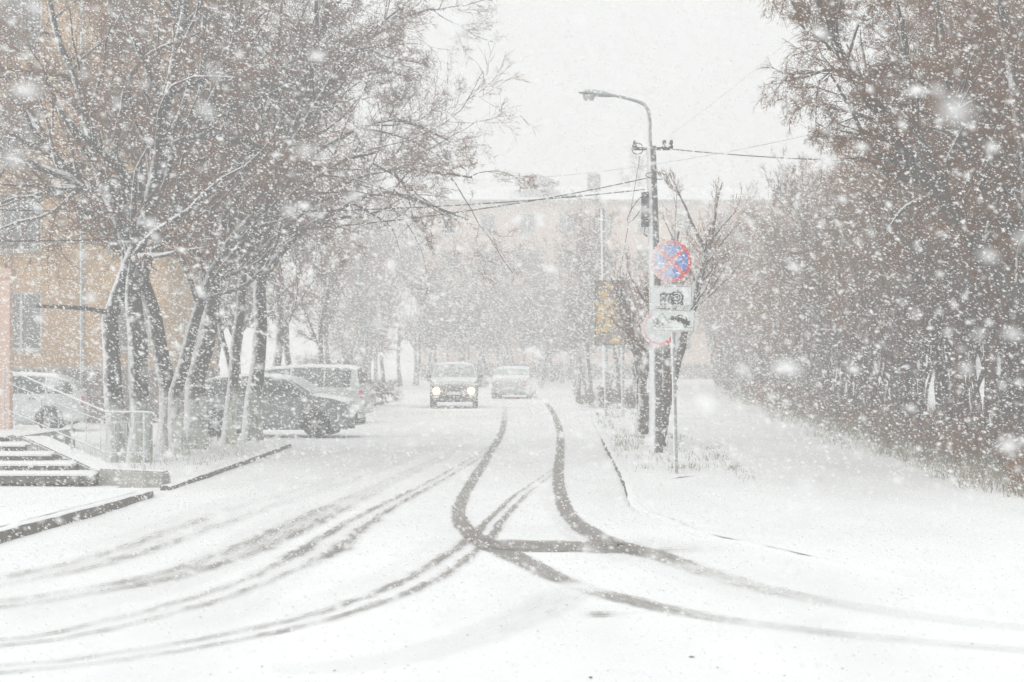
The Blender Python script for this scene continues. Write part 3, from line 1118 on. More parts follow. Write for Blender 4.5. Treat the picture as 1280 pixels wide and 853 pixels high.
# roadside trees fading away along both sides of the street
FT = 'hazy bare tree far along the street'
far = [proto_tree(FT, 'tree', 9.5, .19, 51, LT(16, 7, 7, 6, .65, .06, .25), (M_BARK, M_TWIG), 1, .05, 'street_tree'),
       proto_tree(FT, 'tree', 8.5, .16, 52, LT(10, 7, 7, 6, .7, .05, .25), (M_BARK, M_TWIG), 2, .12, 'street_tree', .3),
       proto_tree(FT, 'tree', 10.5, .2, 53, LT(18, 7, 7, 5, .6, .07, .2), (M_BARK, M_TWIG), 1, .04, 'street_tree')]
fu = {0: 1, 1: 1, 2: 1}
for (px, yy, s) in ((345, 62, .95), (300, 66, 1.0), (250, 70, 1.0), (392, 74, .8), (365, 80, .95), (200, 78, 1.0),
                    (415, 96, .9), (452, 104, .85), (432, 118, 1.0), (480, 112, .8), (500, 124, .9), (470, 134, 1.0)):
    place(len(str(px * yy)) % 3 if px % 2 else px % 3, (px - 640) * yy / F, yy, s,
          'hazy bare tree in the left street row beyond the parked cars', 'street trees left of the road', far, fu)
for (px, yy, s) in ((520, 128, .85), (545, 136, .9), (572, 130, .8), (598, 140, .9), (622, 132, .8), (648, 138, .85), (672, 130, .8), (700, 134, .85),
                    (535, 146, .9), (585, 146, .95), (635, 145, .9), (690, 143, .9)):
    place(rt.randrange(3), (px - 640) * yy / F, yy, s, 'pale bare tree across the end of the street before the orange building',
          'trees across the end of the street', far, fu)
for q_ in range(22):
    yy = rt.uniform(112, 143); px = rt.uniform(425, 740)
    place(rt.randrange(3), (px - 640) * yy / F, yy, rt.uniform(.65, .9), 'pale bare tree across the end of the street before the orange building',
          'trees across the end of the street', far, fu)
for (px, yy, s) in ((722, 104, .7), (740, 92, .72), (772, 96, .75), (760, 112, .8), (792, 118, .7), (845, 108, .62), (905, 118, .66), (730, 124, .8), (960, 110, .7)):
    place(rt.randrange(3), (px - 640) * yy / F, yy, s, 'faint bare tree behind the poster stand right of the road', 'street trees right of the road', far, fu)
# tall rounded tree showing over the roof of the far building
ft = proto_tree('tall rounded tree rising as a faint dome over the far roof', 'tree', 11.5, .25, 54,
                [dict(n=30, t0=.45, t1=1, ang=.8, lf=.28, K=6, jit=.12, up=(0, 0, .05), rf=.5, rmin=.02, lmax=3),
                 dict(n=10, t0=.1, t1=1, ang=.7, lf=.5, K=5, jit=.2, up=(0, 0, 0), rf=.5, rmin=.012, lmax=1.5),
                 dict(n=12, t0=.1, t1=1, ang=.7, lf=.5, K=3, jit=.2, up=(0, 0, 0), rf=.5, rmin=.01, lmax=1)], (M_BARK, M_TWIG))
ft.location = ((778 - 640) * 172 / F, 172, 0)
ft.scale = (1.0, 1.0, 1.52)


# shrubs
def shrub(label, loc, w_, h_, n, seed, mat, name='shrub'):
    r = np.random.default_rng(seed)
    a = r.uniform(0, 6.28, n); q = np.sqrt(r.random(n)) * w_ * .5
    pos = np.stack([q * np.cos(a), q * np.sin(a) * .8, np.zeros(n)], 1)
    d = np.stack([q * np.cos(a) * .5 / w_, q * np.sin(a) * .5 / w_, np.ones(n)], 1)
    P, Rr = walk(r, pos, d, r.uniform(.6, 1, n) * h_, np.full(n, .012), 6, .12, (0, 0, .02), .004)
    s1 = spawn(r, P, Rr, 9, .1, 1, .6, .45, 4, .15, (0, 0, .05), .6, .004)
    s2 = spawn(r, s1[0], s1[1], 8, .1, 1, .6, .6, 3, .15, (0, 0, .0), .8, .0035)
    root = thing(name, label, 'shrub', loc)
    V, Fq = tubes([(P, Rr)], 4)
    link('stems', mesh_np('stems', V, Fq, True), M_BARK, root)
    V, Fq = tubes([s1, s2], 3)
    link('crown', mesh_np('crown', V, Fq, True), mat, root)
    return root


shrub('tall dense reddish shrub behind the second parked car', ((413 - 640) * 78 / F, 78, .1), 2.2, 2.0, 70, 61, M_TWIGR)
shrub('low reddish shrub on the kerbed island, nearer the parked cars', ((448 - 640) * 73.5 / F, 73.5, .14), 1.3, .9, 40, 62, M_TWIGR)
shrub('low reddish shrub at the far tip of the kerbed island', ((480 - 640) * 80 / F, 80, .14), 1.4, .8, 40, 63, M_TWIGR)
shrub('low snowy shrub at the roadside left of the poster stand legs', ((748 - 640) * 74 / F, 74, .08), 1.3, .75, 40, 64, M_TWIG)
shrub('low snowy shrub under the poster stand, nearer the trees', ((776 - 640) * 72 / F, 72, .08), 1.3, .8, 40, 65, M_TWIG)
# brush at the foot of the thicket
bp = shrub('leafless brush at the foot of the thicket', (0, 0, 0), 1.6, 0.75, 18, 66, M_TWIGB, 'brush')
y = 29.0
i = 0
while y < 95:
    o = bp if i == 0 else copy_tree(bp)
    o.location = (8.2 + (y - 31) * .046 + rt.uniform(-.2, .5), y, .05)
    o.rotation_euler = (0, 0, rt.uniform(0, 6.28))
    s = rt.uniform(.6, 1.15)
    o.scale = (s, s, s * rt.uniform(.7, 1.3))
    o['group'] = 'brush along the foot of the thicket'
    o['label'] = 'leafless knee to waist high brush at the foot of the thicket on the right'
    y += rt.uniform(1.2, 2.4)
    i += 1


# ------------------------------------------------------------------ buildings
def building(name, label, x0, x1, y0, depth, h, wins, wall_m, plinth=1.4, roof=1.8, cornice=True, eave=.5, ww=1.2, wh=1.5):
    """front wall faces -y at y0; wins: list of (x centre, z sill, w, h)"""
    root = thing(name, label, 'building', ((x0 + x1) / 2, y0, 0))
    cx = (x0 + x1) / 2
    X0, X1 = x0 - cx, x1 - cx
    xs = sorted({X0, X1} | {a - cx - w_ / 2 for a, z, w_, h_ in wins} | {a - cx + w_ / 2 for a, z, w_, h_ in wins})
    zs = sorted({plinth, h} | {z for a, z, w_, h_ in wins} | {z + h_ for a, z, w_, h_ in wins})
    mb = MB()
    for i in range(len(xs) - 1):
        for j in range(len(zs) - 1):
            mx, mz = (xs[i] + xs[i + 1]) / 2, (zs[j] + zs[j + 1]) / 2
            if any(abs(mx - a + cx) < w_ / 2 and z < mz < z + h_ for a, z, w_, h_ in wins): continue
            mb.add([(xs[i], 0, zs[j]), (xs[i + 1], 0, zs[j]), (xs[i + 1], 0, zs[j + 1]), (xs[i], 0, zs[j + 1])], [(0, 1, 2, 3)])
    mb.add([(X0, 0, plinth), (X0, depth, plinth), (X0, depth, h), (X0, 0, h)], [(0, 3, 2, 1)])
    mb.add([(X1, 0, plinth), (X1, depth, plinth), (X1, depth, h), (X1, 0, h)], [(0, 1, 2, 3)])
    mb.add([(X0, depth, plinth), (X1, depth, plinth), (X1, depth, h), (X0, depth, h)], [(0, 1, 2, 3)])
    for a, z, w_, h_ in wins:
        l, r_ = a - cx - w_ / 2, a - cx + w_ / 2
        d = .16
        mb.add([(l, 0, z), (l, d, z), (l, d, z + h_), (l, 0, z + h_), (r_, 0, z), (r_, d, z), (r_, d, z + h_), (r_, 0, z + h_)],
               [(0, 1, 2, 3), (4, 7, 6, 5), (3, 2, 6, 7), (0, 4, 5, 1)])
    me = bpy.data.meshes.new('wall')
    me.from_pydata(mb.v, [], mb.f)
    link('wall', me, wall_m, root)
    p = MB()
    p.box(X0 - .05, X1 + .05, -.06, depth, -.1, plinth)
    p.build('plinth', M_PLINTH, root)
    c = MB()
    c.box(X0 - .08, X1 + .08, -.12, .0 - .002, plinth - .02, plinth + .10)
    c.build('ledge', M_CONC, root)
    rf = MB()
    e = eave
    rf.box(X0 - e, X1 + e, -e, depth + e, h, h + .18)
    v = [(X0 - e, -e, h + .18), (X1 + e, -e, h + .18), (X1 + e, depth + e, h + .18), (X0 - e, depth + e, h + .18),
         (X0 + depth * .45, depth / 2, h + .18 + roof), (X1 - depth * .45, depth / 2, h + .18 + roof)]
    rf.add(v, [(0, 1, 5, 4), (1, 2, 5), (2, 3, 4, 5), (3, 0, 4)])
    roof_o = rf.build('roof', M_ROOF, root)
    for a, z, w_, h_ in wins:
        x = a - cx
        f = MB()
        fr = .07
        for (a0, a1, b0, b1) in ((-w_ / 2, -w_ / 2 + fr, 0, h_), (w_ / 2 - fr, w_ / 2, 0, h_), (-w_ / 2 + fr, w_ / 2 - fr, 0, fr),
                                 (-w_ / 2 + fr, w_ / 2 - fr, h_ - fr, h_), (-fr / 2, fr / 2, fr, h_ - fr)):
            f.box(x + a0, x + a1, .10, .16, z + b0, z + b1)
        wf = f.build('window', M_WINFRAME, root)
        g = MB()
        g.box(x - w_ / 2 + .01, x + w_ / 2 - .01, .135, .14, z + .01, z + h_ - .01)
        g.build('pane', M_WINPANE, wf)
        sl = MB()
        sl.box(x - w_ / 2 - .06, x + w_ / 2 + .06, -.09, .1, z - .06, z - .002)
        sl.build('sill', M_CONC, wf)
    return root, roof_o, cx


# near apartment block behind the trees on the left
S60 = 60.0 / F
wins = []
for zc in (2.2, 5.2, 8.2, 11.2):
    for px in (-240, -110, 25, 160):
        wins.append(((px - 640) * S60, zc, 1.3, 1.75))
bl, rf_, cx = building('apartment_building', 'ochre stuccoed apartment block behind the trees on the left', -26, (206 - 640) * S60, 60, 11, 14.2, wins, M_OCHRE, 1.62, 2.6)
dp = MB()
x = (103 - 640) * S60 - cx
dp.tube([(x, -.12, .2), (x, -.12, 13.9)], .055, 8)
dp.tube([(x, -.12, .2), (x + .02, -.3, .05)], .055, 8)
dp.build('drainpipe', M_STEEL, bl, smooth=40)

# salmon porch at the very edge
pw = MB()
xa = (12 - 640) * 37.5 / F
pw.box(xa - 1.6, xa, 37.5, 37.75, 0, 3.55)
pw.box(xa - 1.7, xa + .04, 37.45, 37.8, 3.55, 3.72)
o = pw.build('entrance_porch', [M_PINK], None)
tag(o, 'salmon pink porch wall at the left edge behind the railing', 'porch')

# far orange building closing the street
S150 = 150.0 / F
wins = []
for zc in (2.2, 5.3, 8.3, 11.05):
    for k in range(-1, 11):
        wins.append(((708 - 640) * S150 + (k - 2) * 2.95, zc, 1.15, 1.55))
bf, rf2, cx2 = building('orange_building', 'pale orange building closing the far end of the street', (560 - 640) * S150 - 2, (1010 - 640) * S150, 150, 12, 13.4,
                        wins, M_PINKFAR, 1.2, 1.5, eave=.6)
d = MB()
x = (672 - 640) * S150 - cx2
d.box(x - 1.3, x + 1.3, .6, 4, 13.7, 15.0)
d.prism([(x - 1.7, 15.0), (x + 1.7, 15.0), (x, 15.6)], .4, 4.2)
d.build('dormer', M_ROOF, rf2)
d = MB()
x = (745 - 640) * S150 - cx2
d.box(x - .5, x + .5, 3.5, 4.3, 14.0, 15.9)
d.build('chimney', M_PLINTH, rf2)
# another pale building further left / right, fainter still
wins = [((1000 - 640) * 175 / F + k * 3.1, z, 1.2, 1.6) for k in range(0, 8) for z in (2.5, 5.6, 8.7, 11.8)]
building('grey_building', 'barely visible pale block beyond the orange building on the right', (985 - 640) * 175 / F, (1420 - 640) * 175 / F, 175, 12, 14.6, wins,
         stucco('grey_stucco', (0.42, 0.40, 0.37)), 1.2, 2.0)


# ------------------------------------------------------------------ steps, cheek wall, railing at the left edge
st = thing('entrance_steps', 'snow covered concrete steps at the left edge leading up behind the railing', 'steps', (-7, 31, 0))
sn = [(118, 617, 31.0), (90, 605, 31.35), (63, 593, 31.7), (32, 581, 32.05), (10, 569, 32.4)]
zt = 0.12
for i, (px, py, yy) in enumerate(sn):
    z0 = 0.1 + 0.135 * i
    z1 = z0 + 0.135
    xr = (px - 640) * yy / F
    m = MB()
    x0 = -12
    ly = yy - 31
    # rounded right end
    poly = [(x0 + 7, ly), (xr + 7 - .1, ly), (xr + 7, ly + .08), (xr + 7 - .22, ly + 1.9 - .3 * i), (x0 + 7, ly + 1.9 - .3 * i)]
    n = len(poly)
    v = [(p[0], p[1], z0) for p in poly] + [(p[0], p[1], z1) for p in poly]
    f = [tuple(range(n - 1, -1, -1)), tuple(range(n, 2 * n))] + [(k, (k + 1) % n, n + (k + 1) % n, n + k) for k in range(n)]
    m.add(v, f)
    stp = m.build('step', M_KERB, st)
    s = MB()
    n_ = 40
    v, f = [], []
    for k in range(n_ + 1):
        xx = x0 + 7 + (xr - x0) * k / n_
        bulge = .012 * mnoise.noise((xx * 3, i, 0)) - .02
        prof = [(ly + bulge, z1 - .015), (ly + bulge - .012, z1 + .015), (ly + .03, z1 + .045), (ly + .42, z1 + .05), (ly + .42, z1 - .02)]
        if k == n_: prof = [(a, min(b, z1 + .01)) for a, b in prof]
        v += [(xx, a, b) for a, b in prof]
    for k in range(n_):
        for j in range(4):
            a = k * 5 + j
            f.append((a, a + 1, a + 6, a + 5))
    s.add(v, f)
    s.build('snow', M_SNOW, stp, smooth=60)

ck = thing('cheek_wall', 'sloping concrete cheek wall with end block beside the steps, snow on top', 'wall', (-6, 31, 0))
lo = Vector((-6, 31, 0))


def LQ(px, py, y): return Q(px, py, y) - lo


m = MB()
A = [LQ(122, 586, 31.3), LQ(205, 590, 31.3), LQ(208, 616, 31.25), LQ(122, 612, 31.25)]
A[2].z = -.05; A[3].z = -.05
B = [p + Vector((0.02, .45, 0)) for p in A]
m.add(A + B, [(0, 3, 2, 1), (4, 5, 6, 7), (0, 1, 5, 4), (1, 2, 6, 5), (3, 0, 4, 7), (2, 3, 7, 6)])
m.build('end_block', M_CONC, ck, bevel=.03, smooth=40)
m = MB()
C0, C1 = LQ(124, 590, 31.4), LQ(26, 545, 34.6)
wd = Vector((.45, .12, 0))
v = [C0, C0 + wd, C1 + wd, C1]
v += [Vector((p.x, p.y, -.05)) for p in v]
m.add(v, [(0, 1, 2, 3), (7, 6, 5, 4), (0, 4, 5, 1), (1, 5, 6, 2), (2, 6, 7, 3), (3, 7, 4, 0)])
m.build('sloping_cheek', M_CONC, ck, bevel=.025, smooth=40)
m = MB()
C2 = C1 + Vector((-6, .3, 0))
v = [C1, C1 + Vector((0.2, 3.4, 0)), C2 + Vector((0, 3.4, 0)), C2]
v += [Vector((p.x, p.y, -.05)) for p in v]
m.add(v, [(0, 1, 2, 3), (7, 6, 5, 4), (0, 4, 5, 1), (1, 5, 6, 2), (2, 6, 7, 3), (3, 7, 4, 0)])
m.build('landing', M_CONC, ck)

rl = thing('railing', 'pale metal railing running down beside the steps with a curled end', 'railing', (-6, 31, 0))


def rail(name, pts, r_, n=8):
    m = MB()
    m.tube(pts, r_, n)
    return m.build(name, M_RAIL, rl, smooth=50)


y1, y2, y3, y4 = 31.45, 31.5, 33.0, 35.6
rail('handrail', [LQ(4, 464, y4), LQ(20, 466, y4), LQ(90, 497, y3), LQ(133, 515, y2), LQ(180, 515, y1), LQ(190, 516, y1), LQ(195, 520, y1), LQ(194, 525, y1)], .017)
rail('lower_rail', [LQ(8, 512, y4), LQ(90, 548, y3), LQ(133, 566, y2), LQ(180, 566, y1)], .011)
rail('middle_rail', [LQ(8, 478, y4), LQ(90, 512, y3), LQ(133, 528, y2), LQ(180, 528, y1)], .008)
for (px, a, bb, yy) in ((5, 464, 537, y4), (90, 497, 571, y3), (180, 515, 588, y1)):
    rail('post', [LQ(px, a, yy), LQ(px, bb, yy)], .02)
for px in (22, 39, 56, 73, 108, 126, 143, 158, 169):
    if px < 90: s = (px - 5) / 85; yy = y4 + (y3 - y4) * s; a = 478 + 34 * s; bb = 512 + 36 * s
    elif px < 133: s = (px - 90) / 43; yy = y3 + (y2 - y3) * s; a = 512 + 16 * s; bb = 548 + 18 * s
    else: yy = y1; a = 528; bb = 566
    rail('baluster', [LQ(px, a, yy), LQ(px, bb, yy)], .007, 6)


# ------------------------------------------------------------------ street lamps, wires
lamp = thing('street_lamp', 'tall concrete street lamp with curved arm and wires, behind the round sign', 'street lamp', G(820, 568, .08))
LY = G(820, 568, .08).y
L0 = Vector(lamp.location)


def LL(px, py, dy=0): return Q(px, py, LY + dy) - L0


m = MB(); m.tube([LL(820, 568), LL(819, 370), LL(814, 183)], [.14, .12, .095], 12); m.build('pole', M_POLE, lamp, smooth=50)
m = MB(); m.tube([LL(813, 200), LL(812, 150), LL(810.5, 138), LL(806, 131), LL(798, 127), LL(780, 122), LL(764, 118.5), LL(752, 117)], [.045, .04, .038, .036, .034, .03, .03, .03], 10)
m.build('arm', M_STEEL, lamp, smooth=50)
m = MB()
prof = [(0, -.36), (.05, -.34), (.10, -.2), (.12, 0), (.1, .2), (.05, .34), (0, .36)]
m.lathe(prof, 14, 'x')
for k in range(len(m.v)):
    x_, y_, z_ = m.v[k]; m.v[k] = (x_, y_, z_ * (.75 if z_ > 0 else .45) + x_ * -0.12)
hd = m.build('lamp_head', M_STEEL, lamp, smooth=50, loc=LL(745, 117.5))
m = MB(); m.lathe([(0, -.13), (.09, -.11), (.12, -.04), (.125, .0)], 14, 'z')
m.build('lens', M_LAMPGL, hd, smooth=60, loc=(-.14, 0, -.02))
m = MB()
m.box(-.36, .44, -.03, .03, -.03, .03)
for sx in (-.33, .40, .26): m.lathe([(0, .1), (.04, .09), (.045, .03), (.03, .0), (.05, -.03), (.03, -.08), (0, -.09)], 10, 'z', 0, (sx, 0, .08))
m.build('insulator_bracket', M_DSTEEL, lamp, smooth=40, loc=LL(814, 186))
m = MB()
m.box(-.075, .075, -.06, .06, -.35, .35)
m.tube([(0, -.07, -.33), (-.02, -.1, -.5), (.05, -.08, -.55)], .02, 6)
m.build('junction_box', M_DSTEEL, lamp, bevel=.02, smooth=40, loc=LL(806, 262, -.1))


def loop_pts(cx_, cy_, rx, ry, tilt, n=24, z=0):
    out = []
    for k in range(n + 1):
        a = 2 * math.pi * k / n
        u, v = rx * math.cos(a), ry * math.sin(a)
        out.append(LL(cx_ + u * math.cos(tilt) - v * math.sin(tilt), cy_ + u * math.sin(tilt) + v * math.cos(tilt), z + .03 * math.sin(a)))
    return out


for args in ((797, 186, 7, 7, 0), (821, 220, 14, 4, .1), (795, 262, 5, 19, .55)):
    m = MB(); m.tube(loop_pts(*args, z=-.12), .009, 6, caps=False); m.build('cable_loop', M_WIRE, lamp, smooth=50)
# cable running down to the verge
def wire(label, a, b_, sag, r_=.009, group=None):
    m = MB()
    pts = []
    for k in range(25):
        t = k / 24
        p = a.lerp(b_, t)
        p.z -= sag * 4 * t * (1 - t)
        pts.append(p)
    m.tube(pts, r_, 6)
    o = m.build('overhead_wire', M_WIRE, None, smooth=50)
    return tag(o, label, 'wire')


wire('overhead wire running right from the lamp pole top to the thicket', Q(824, 185, LY), Q(1420, 196, 34), .18, .011)
wire('upper overhead wire slanting down left from the lamp pole', Q(812, 222, LY), Q(-120, 300, 30), 1.15 * .35, .011)
wire('lower overhead wire running level left from the lamp pole', Q(806, 237, LY), Q(-120, 258, 30), .25, .011)
wire('thin stay wire slanting from the lamp pole down behind the poster stand', Q(800, 195, LY), Q(760, 420, LY + 12), .1, .006)
wire('faint overhead wire climbing from the far lamp to the upper right', Q(833, 172, 88), Q(1090, -45, 80), .3, .006)
wire('faint far overhead wire high above the orange building', Q(560, 225, 120), Q(1050, 160, 80), .6, .012)

l2 = thing('street_lamp', 'distant thin street lamp left of the main pole, its arm to the left', 'street lamp', ((757 - 640) * 88 / F, 88, .05))
L2 = Vector(l2.location)
m = MB(); m.tube([(0, 0, 0), Q(753, 262, 88) - L2], [.13, .09], 10); m.build('pole', M_POLE, l2, smooth=50)
m = MB(); m.tube([Q(753, 268, 88) - L2, Q(751, 256, 88) - L2, Q(740, 250, 88) - L2, Q(718, 246, 88) - L2], [.05, .04, .035, .035], 8); m.build('arm', M_STEEL, l2, smooth=50)
m = MB(); m.lathe(prof, 12, 'x'); m.build('lamp_head', M_STEEL, l2, smooth=50, loc=Q(711, 245, 88) - L2)

# ------------------------------------------------------------------ signs
def sign_mat(name, base, cover=0.5, rough=0.45):
    """sign face with wet snow blown on to its left half"""
    m, t, b = new_mat(name)
    tc = N(t, 'ShaderNodeTexCoord')
    sp = N(t, 'ShaderNodeSeparateXYZ')
    t.links.new(tc.outputs['Object'], sp.inputs[0])
    n1 = noise_fac(t, 26, 4, .75, vec=tc.outputs['Object'])
    n2 = noise_fac(t, 6, 3, .6, vec=tc.outputs['Object'])
    s = math_n(t, 'ADD', math_n(t, 'MULTIPLY', sp.outputs[0], -1.5), math_n(t, 'ADD', math_n(t, 'MULTIPLY', math_n(t, 'SUBTRACT', n1, .5), 1.6),
               math_n(t, 'MULTIPLY', math_n(t, 'SUBTRACT', n2, .5), 1.0)))
    f = math_n(t, 'ADD', s, cover, clamp=True)
    t.links.new(mixc(t, f, base, (0.80, 0.81, 0.82)), b.inputs['Base Color'])
    b.inputs['Roughness'].default_value = rough
    return m


M_SB = sign_mat('sign_blue', (0.02, 0.13, 0.50), .38)
M_SR = sign_mat('sign_red', (0.62, 0.025, 0.03), .32)
M_SW = plain('sign_white', (0.66, 0.70, 0.69), .5, vary=.04)
M_SK = sign_mat('sign_black', (0.02, 0.02, 0.022), .06)
M_SG = plain('sign_back', (0.3, 0.31, 0.32), .5)

pb = G(845, 596, .06)
SY = pb.y
post = thing('sign_post', 'thin steel post holding the round blue and red sign and two plates', 'sign', pb)
m = MB()
top = Q(839, 298, SY) - pb
m.tube([(0, 0, -.1), top], .036, 12)
m.build('post', M_STEEL, post, smooth=50)


def disc_poly(r_, n=40, cx_=0, cz=0): return [(cx_ + r_ * math.cos(2 * math.pi * k / n), cz + r_ * math.sin(2 * math.pi * k / n)) for k in range(n)]


def ring(mb, r0, r1, y0, y1, n=40, cx_=0, cz=0, mi=0):
    a, b_ = disc_poly(r0, n, cx_, cz), disc_poly(r1, n, cx_, cz)
    v = [(p[0], y0, p[1]) for p in a] + [(p[0], y0, p[1]) for p in b_] + [(p[0], y1, p[1]) for p in a] + [(p[0], y1, p[1]) for p in b_]
    f = []
    for k in range(n):
        j = (k + 1) % n
        f += [(k, j, n + j, n + k), (2 * n + k, 3 * n + k, 3 * n + j, 2 * n + j), (n + k, n + j, 3 * n + j, 3 * n + k), (k, 2 * n + k, 2 * n + j, j)]
    mb.add(v, f, mi)


def face(name, parts, parent, loc, roll=0, yaw=0, label=None):
    """sign: backing child with flat marks as sub-parts"""
    bk = None
    for nm, mb, mat in parts:
        o = mb.build(nm, mat, parent if bk is None else bk)
        if bk is None:
            bk = o
            o.location = loc
            o.rotation_euler = (0, roll, yaw)
            if label: o['label'] = label
    return bk


RS = .352
bk = MB(); bk.prism(disc_poly(RS), -.004, .006)
bl_ = MB(); bl_.prism(disc_poly(RS * .84), -.007, -.0045)
rg = MB(); ring(rg, RS * .82, RS * .985, -.0105, -.0045)
cr = MB()
for sg in (1, -1):
    a = math.radians(45) * sg
    mt = Matrix.Rotation(a, 4, 'Y')
    cr.box(-RS * .83, RS * .83, -.0098 - .0006 * (sg + 1), -.0072, -.037, .037, 0, mt)
face('round_sign', [('round_sign', bk, M_SW), ('blue_field', bl_, M_SB), ('red_ring', rg, M_SR), ('red_cross', cr, M_SR)], post,
     Q(838.5, 327, SY) - pb + Vector((0, -.055, 0)), R(0), R(6), 'round no stopping sign, blue with red ring and cross, half covered by snow')


def rrect(w_, h_, r_, cx_=0, cz=0, n=5):
    out = []
    for (sx, sz, a0) in ((1, 1, 0), (-1, 1, 90), (-1, -1, 180), (1, -1, 270)):
        for k in range(n + 1):
            a = R(a0 + 90 * k / n)
            out.append((cx_ + sx * (w_ / 2 - r_) + r_ * math.cos(a), cz + sz * (h_ / 2 - r_) + r_ * math.sin(a)))
    return out


def border(mb, w_, h_, th, y0, y1):
    mb.box(-w_ / 2, w_ / 2, y0, y1, h_ / 2 - th, h_ / 2)
    mb.box(-w_ / 2, w_ / 2, y0, y1, -h_ / 2, -h_ / 2 + th)
    mb.box(-w_ / 2, -w_ / 2 + th, y0, y1, -h_ / 2 + th, h_ / 2 - th)
    mb.box(w_ / 2 - th, w_ / 2, y0, y1, -h_ / 2 + th, h_ / 2 - th)


PW, PH = .735, .365
# plate with a camera pictogram
bk = MB(); bk.prism(rrect(PW, PH, .03), -.004, .006)
bd = MB(); border(bd, PW - .03, PH - .03, .008, -.006, -.0042)
ic = MB()
ic.prism(rrect(.24, .20, .012, -.07, -.045), -.0065, -.0042)
ring(ic, .085, .115, -.0085, -.0042, 32, .095, -.02)
ring(ic, .045, .068, -.0085, -.0042, 28, .095, -.02)
ic.prism(disc_poly(.028, 20, .095, -.02), -.0085, -.0042)
ic.box(-.15, -.09, -.0065, -.0042, .057, .075)
ic.box(.155, .205, -.0065, -.0042, -.145, -.09)
wl = MB()
for (a0, a1, b0, b1) in ((-.16, -.11, 0.0, .025), (-.08, -.05, -.03, 0), (-.15, -.12, -.1, -.06), (-.06, -.03, .0, .03), (-.10, -.06, -.11, -.085), (-.02, .0, -.09, -.05)):
    wl.box(a0, a1, -.0072, -.0067, b0, b1)
ar = MB()
ar.tube([(.10, -.006, .105), (.15, -.006, .11), (.19, -.006, .07)], .005, 5)
face('camera_plate', [('camera_plate', bk, M_SW), ('border', bd, M_SK), ('camera_symbol', ic, M_SK), ('highlight', wl, M_SW), ('arc_mark', ar, M_SK)], post,
     Q(838.5, 371, SY) - pb + Vector((0, -.055, 0)), R(-1.2), R(4), 'white plate with a black camera symbol')
# plate with a tow truck pictogram
bk = MB(); bk.prism(rrect(PW, PH, .02), -.004, .006)
bd = MB(); border(bd, PW - .02, PH - .02, .007, -.006, -.0042); bd.box(-.34, .34, -.006, -.0042, -.118, -.108)
ic = MB()
Z0 = -.105
# truck: cab, bed, boom
ic.prism([(-.345, Z0 + .03), (-.345, .035), (-.26, .035), (-.235, -.0), (-.16, -.0), (-.16, Z0 + .03)], -.0065, -.0042)
for cxx in (-.30, -.20):
    ring(ic, .016, .036, -.009, -.0042, 20, cxx, Z0 + .036)
ic.prism([(-.265, .035), (-.255, .035), (-.18, .115), (-.188, .122)], -.0065, -.0042)
ic.prism([(-.19, .12), (-.18, .125), (-.075, -.035), (-.085, -.04)], -.0065, -.0042)
ring(ic, .028, .036, -.0065, -.0042, 20, -.06, -.005)
# car, nose up
mt = Matrix.Translation((.12, 0, .0)) @ Matrix.Rotation(R(17), 4, 'Y')
ic.prism([(-.17, -.03), (-.17, .03), (-.09, .045), (-.05, .095), (.07, .10), (.12, .05), (.17, .045), (.175, -.03)], -.0065, -.0042, 0, mt)
ring(ic, .016, .036, -.009, -.0042, 20, .205, Z0 + .037)
wl = MB()
wl.prism([(-.055, .05), (-.03, .082), (.005, .082), (.005, .05)], -.0072, -.0067, 0, mt)
wl.prism([(.015, .05), (.015, .084), (.06, .086), (.09, .05)], -.0072, -.0067, 0, mt)
wl.box(-.335, -.30, -.0072, -.0067, -.0, .025)
face('tow_plate', [('tow_plate', bk, M_SW), ('border', bd, M_SK), ('tow_truck_symbol', ic, M_SK), ('window_marks', wl, M_SW)], post,
     Q(841, 401, SY) - pb + Vector((0, -.055, 0)), R(1.5), R(5), 'white plate with a black tow truck lifting a car')
m = MB()
for py in (312, 345, 366, 378, 395, 408):
    p = Q(839.5 + (py - 300) * .02, py, SY) - pb
    m.box(p.x - .05, p.x + .05, -.048, .045, p.z - .015, p.z + .015)
m.build('clamp', M_DSTEEL, post)

# second round sign on the lamp pole
rs = thing('round_sign', 'smaller white round sign with red ring on the lamp pole, partly behind the plates', 'sign', Q(824, 411, LY - .2))
bk = MB(); bk.prism(disc_poly(.36), -.004, .006)
rg = MB(); ring(rg, .285, .355, -.008, -.0045)
o = bk.build('panel', M_SW, rs)
rg.build('red_ring', sign_mat('sign_red_snowy', (0.62, 0.03, 0.035), .25), o)
m = MB(); m.box(-.14, .14, .008, .32, -.02, .02); m.build('clamp', M_DSTEEL, rs)

# distant sign on the left
p0 = Vector(((462 - 640) * 84 / F, 84, .1))
ds = thing('road_sign', 'small dark two part road sign on a thin pole beyond the shrubs on the left', 'sign', p0)
m = MB(); m.tube([(0, 0, -.1), (0, 0, 3.55)], .04, 8); m.build('post', M_STEEL, ds, smooth=50)
m = MB(); m.prism([(-.3, 3.18), (.28, 3.18), (.28, 3.6), (-.05, 3.7), (-.3, 3.55)], -.06, -.045); m.build('upper_panel', M_SG, ds)
m = MB(); m.prism([(-.38, 2.78), (.42, 2.78), (.42, 3.08), (-.38, 3.08)], -.06, -.045); m.build('lower_panel', M_SG, ds)

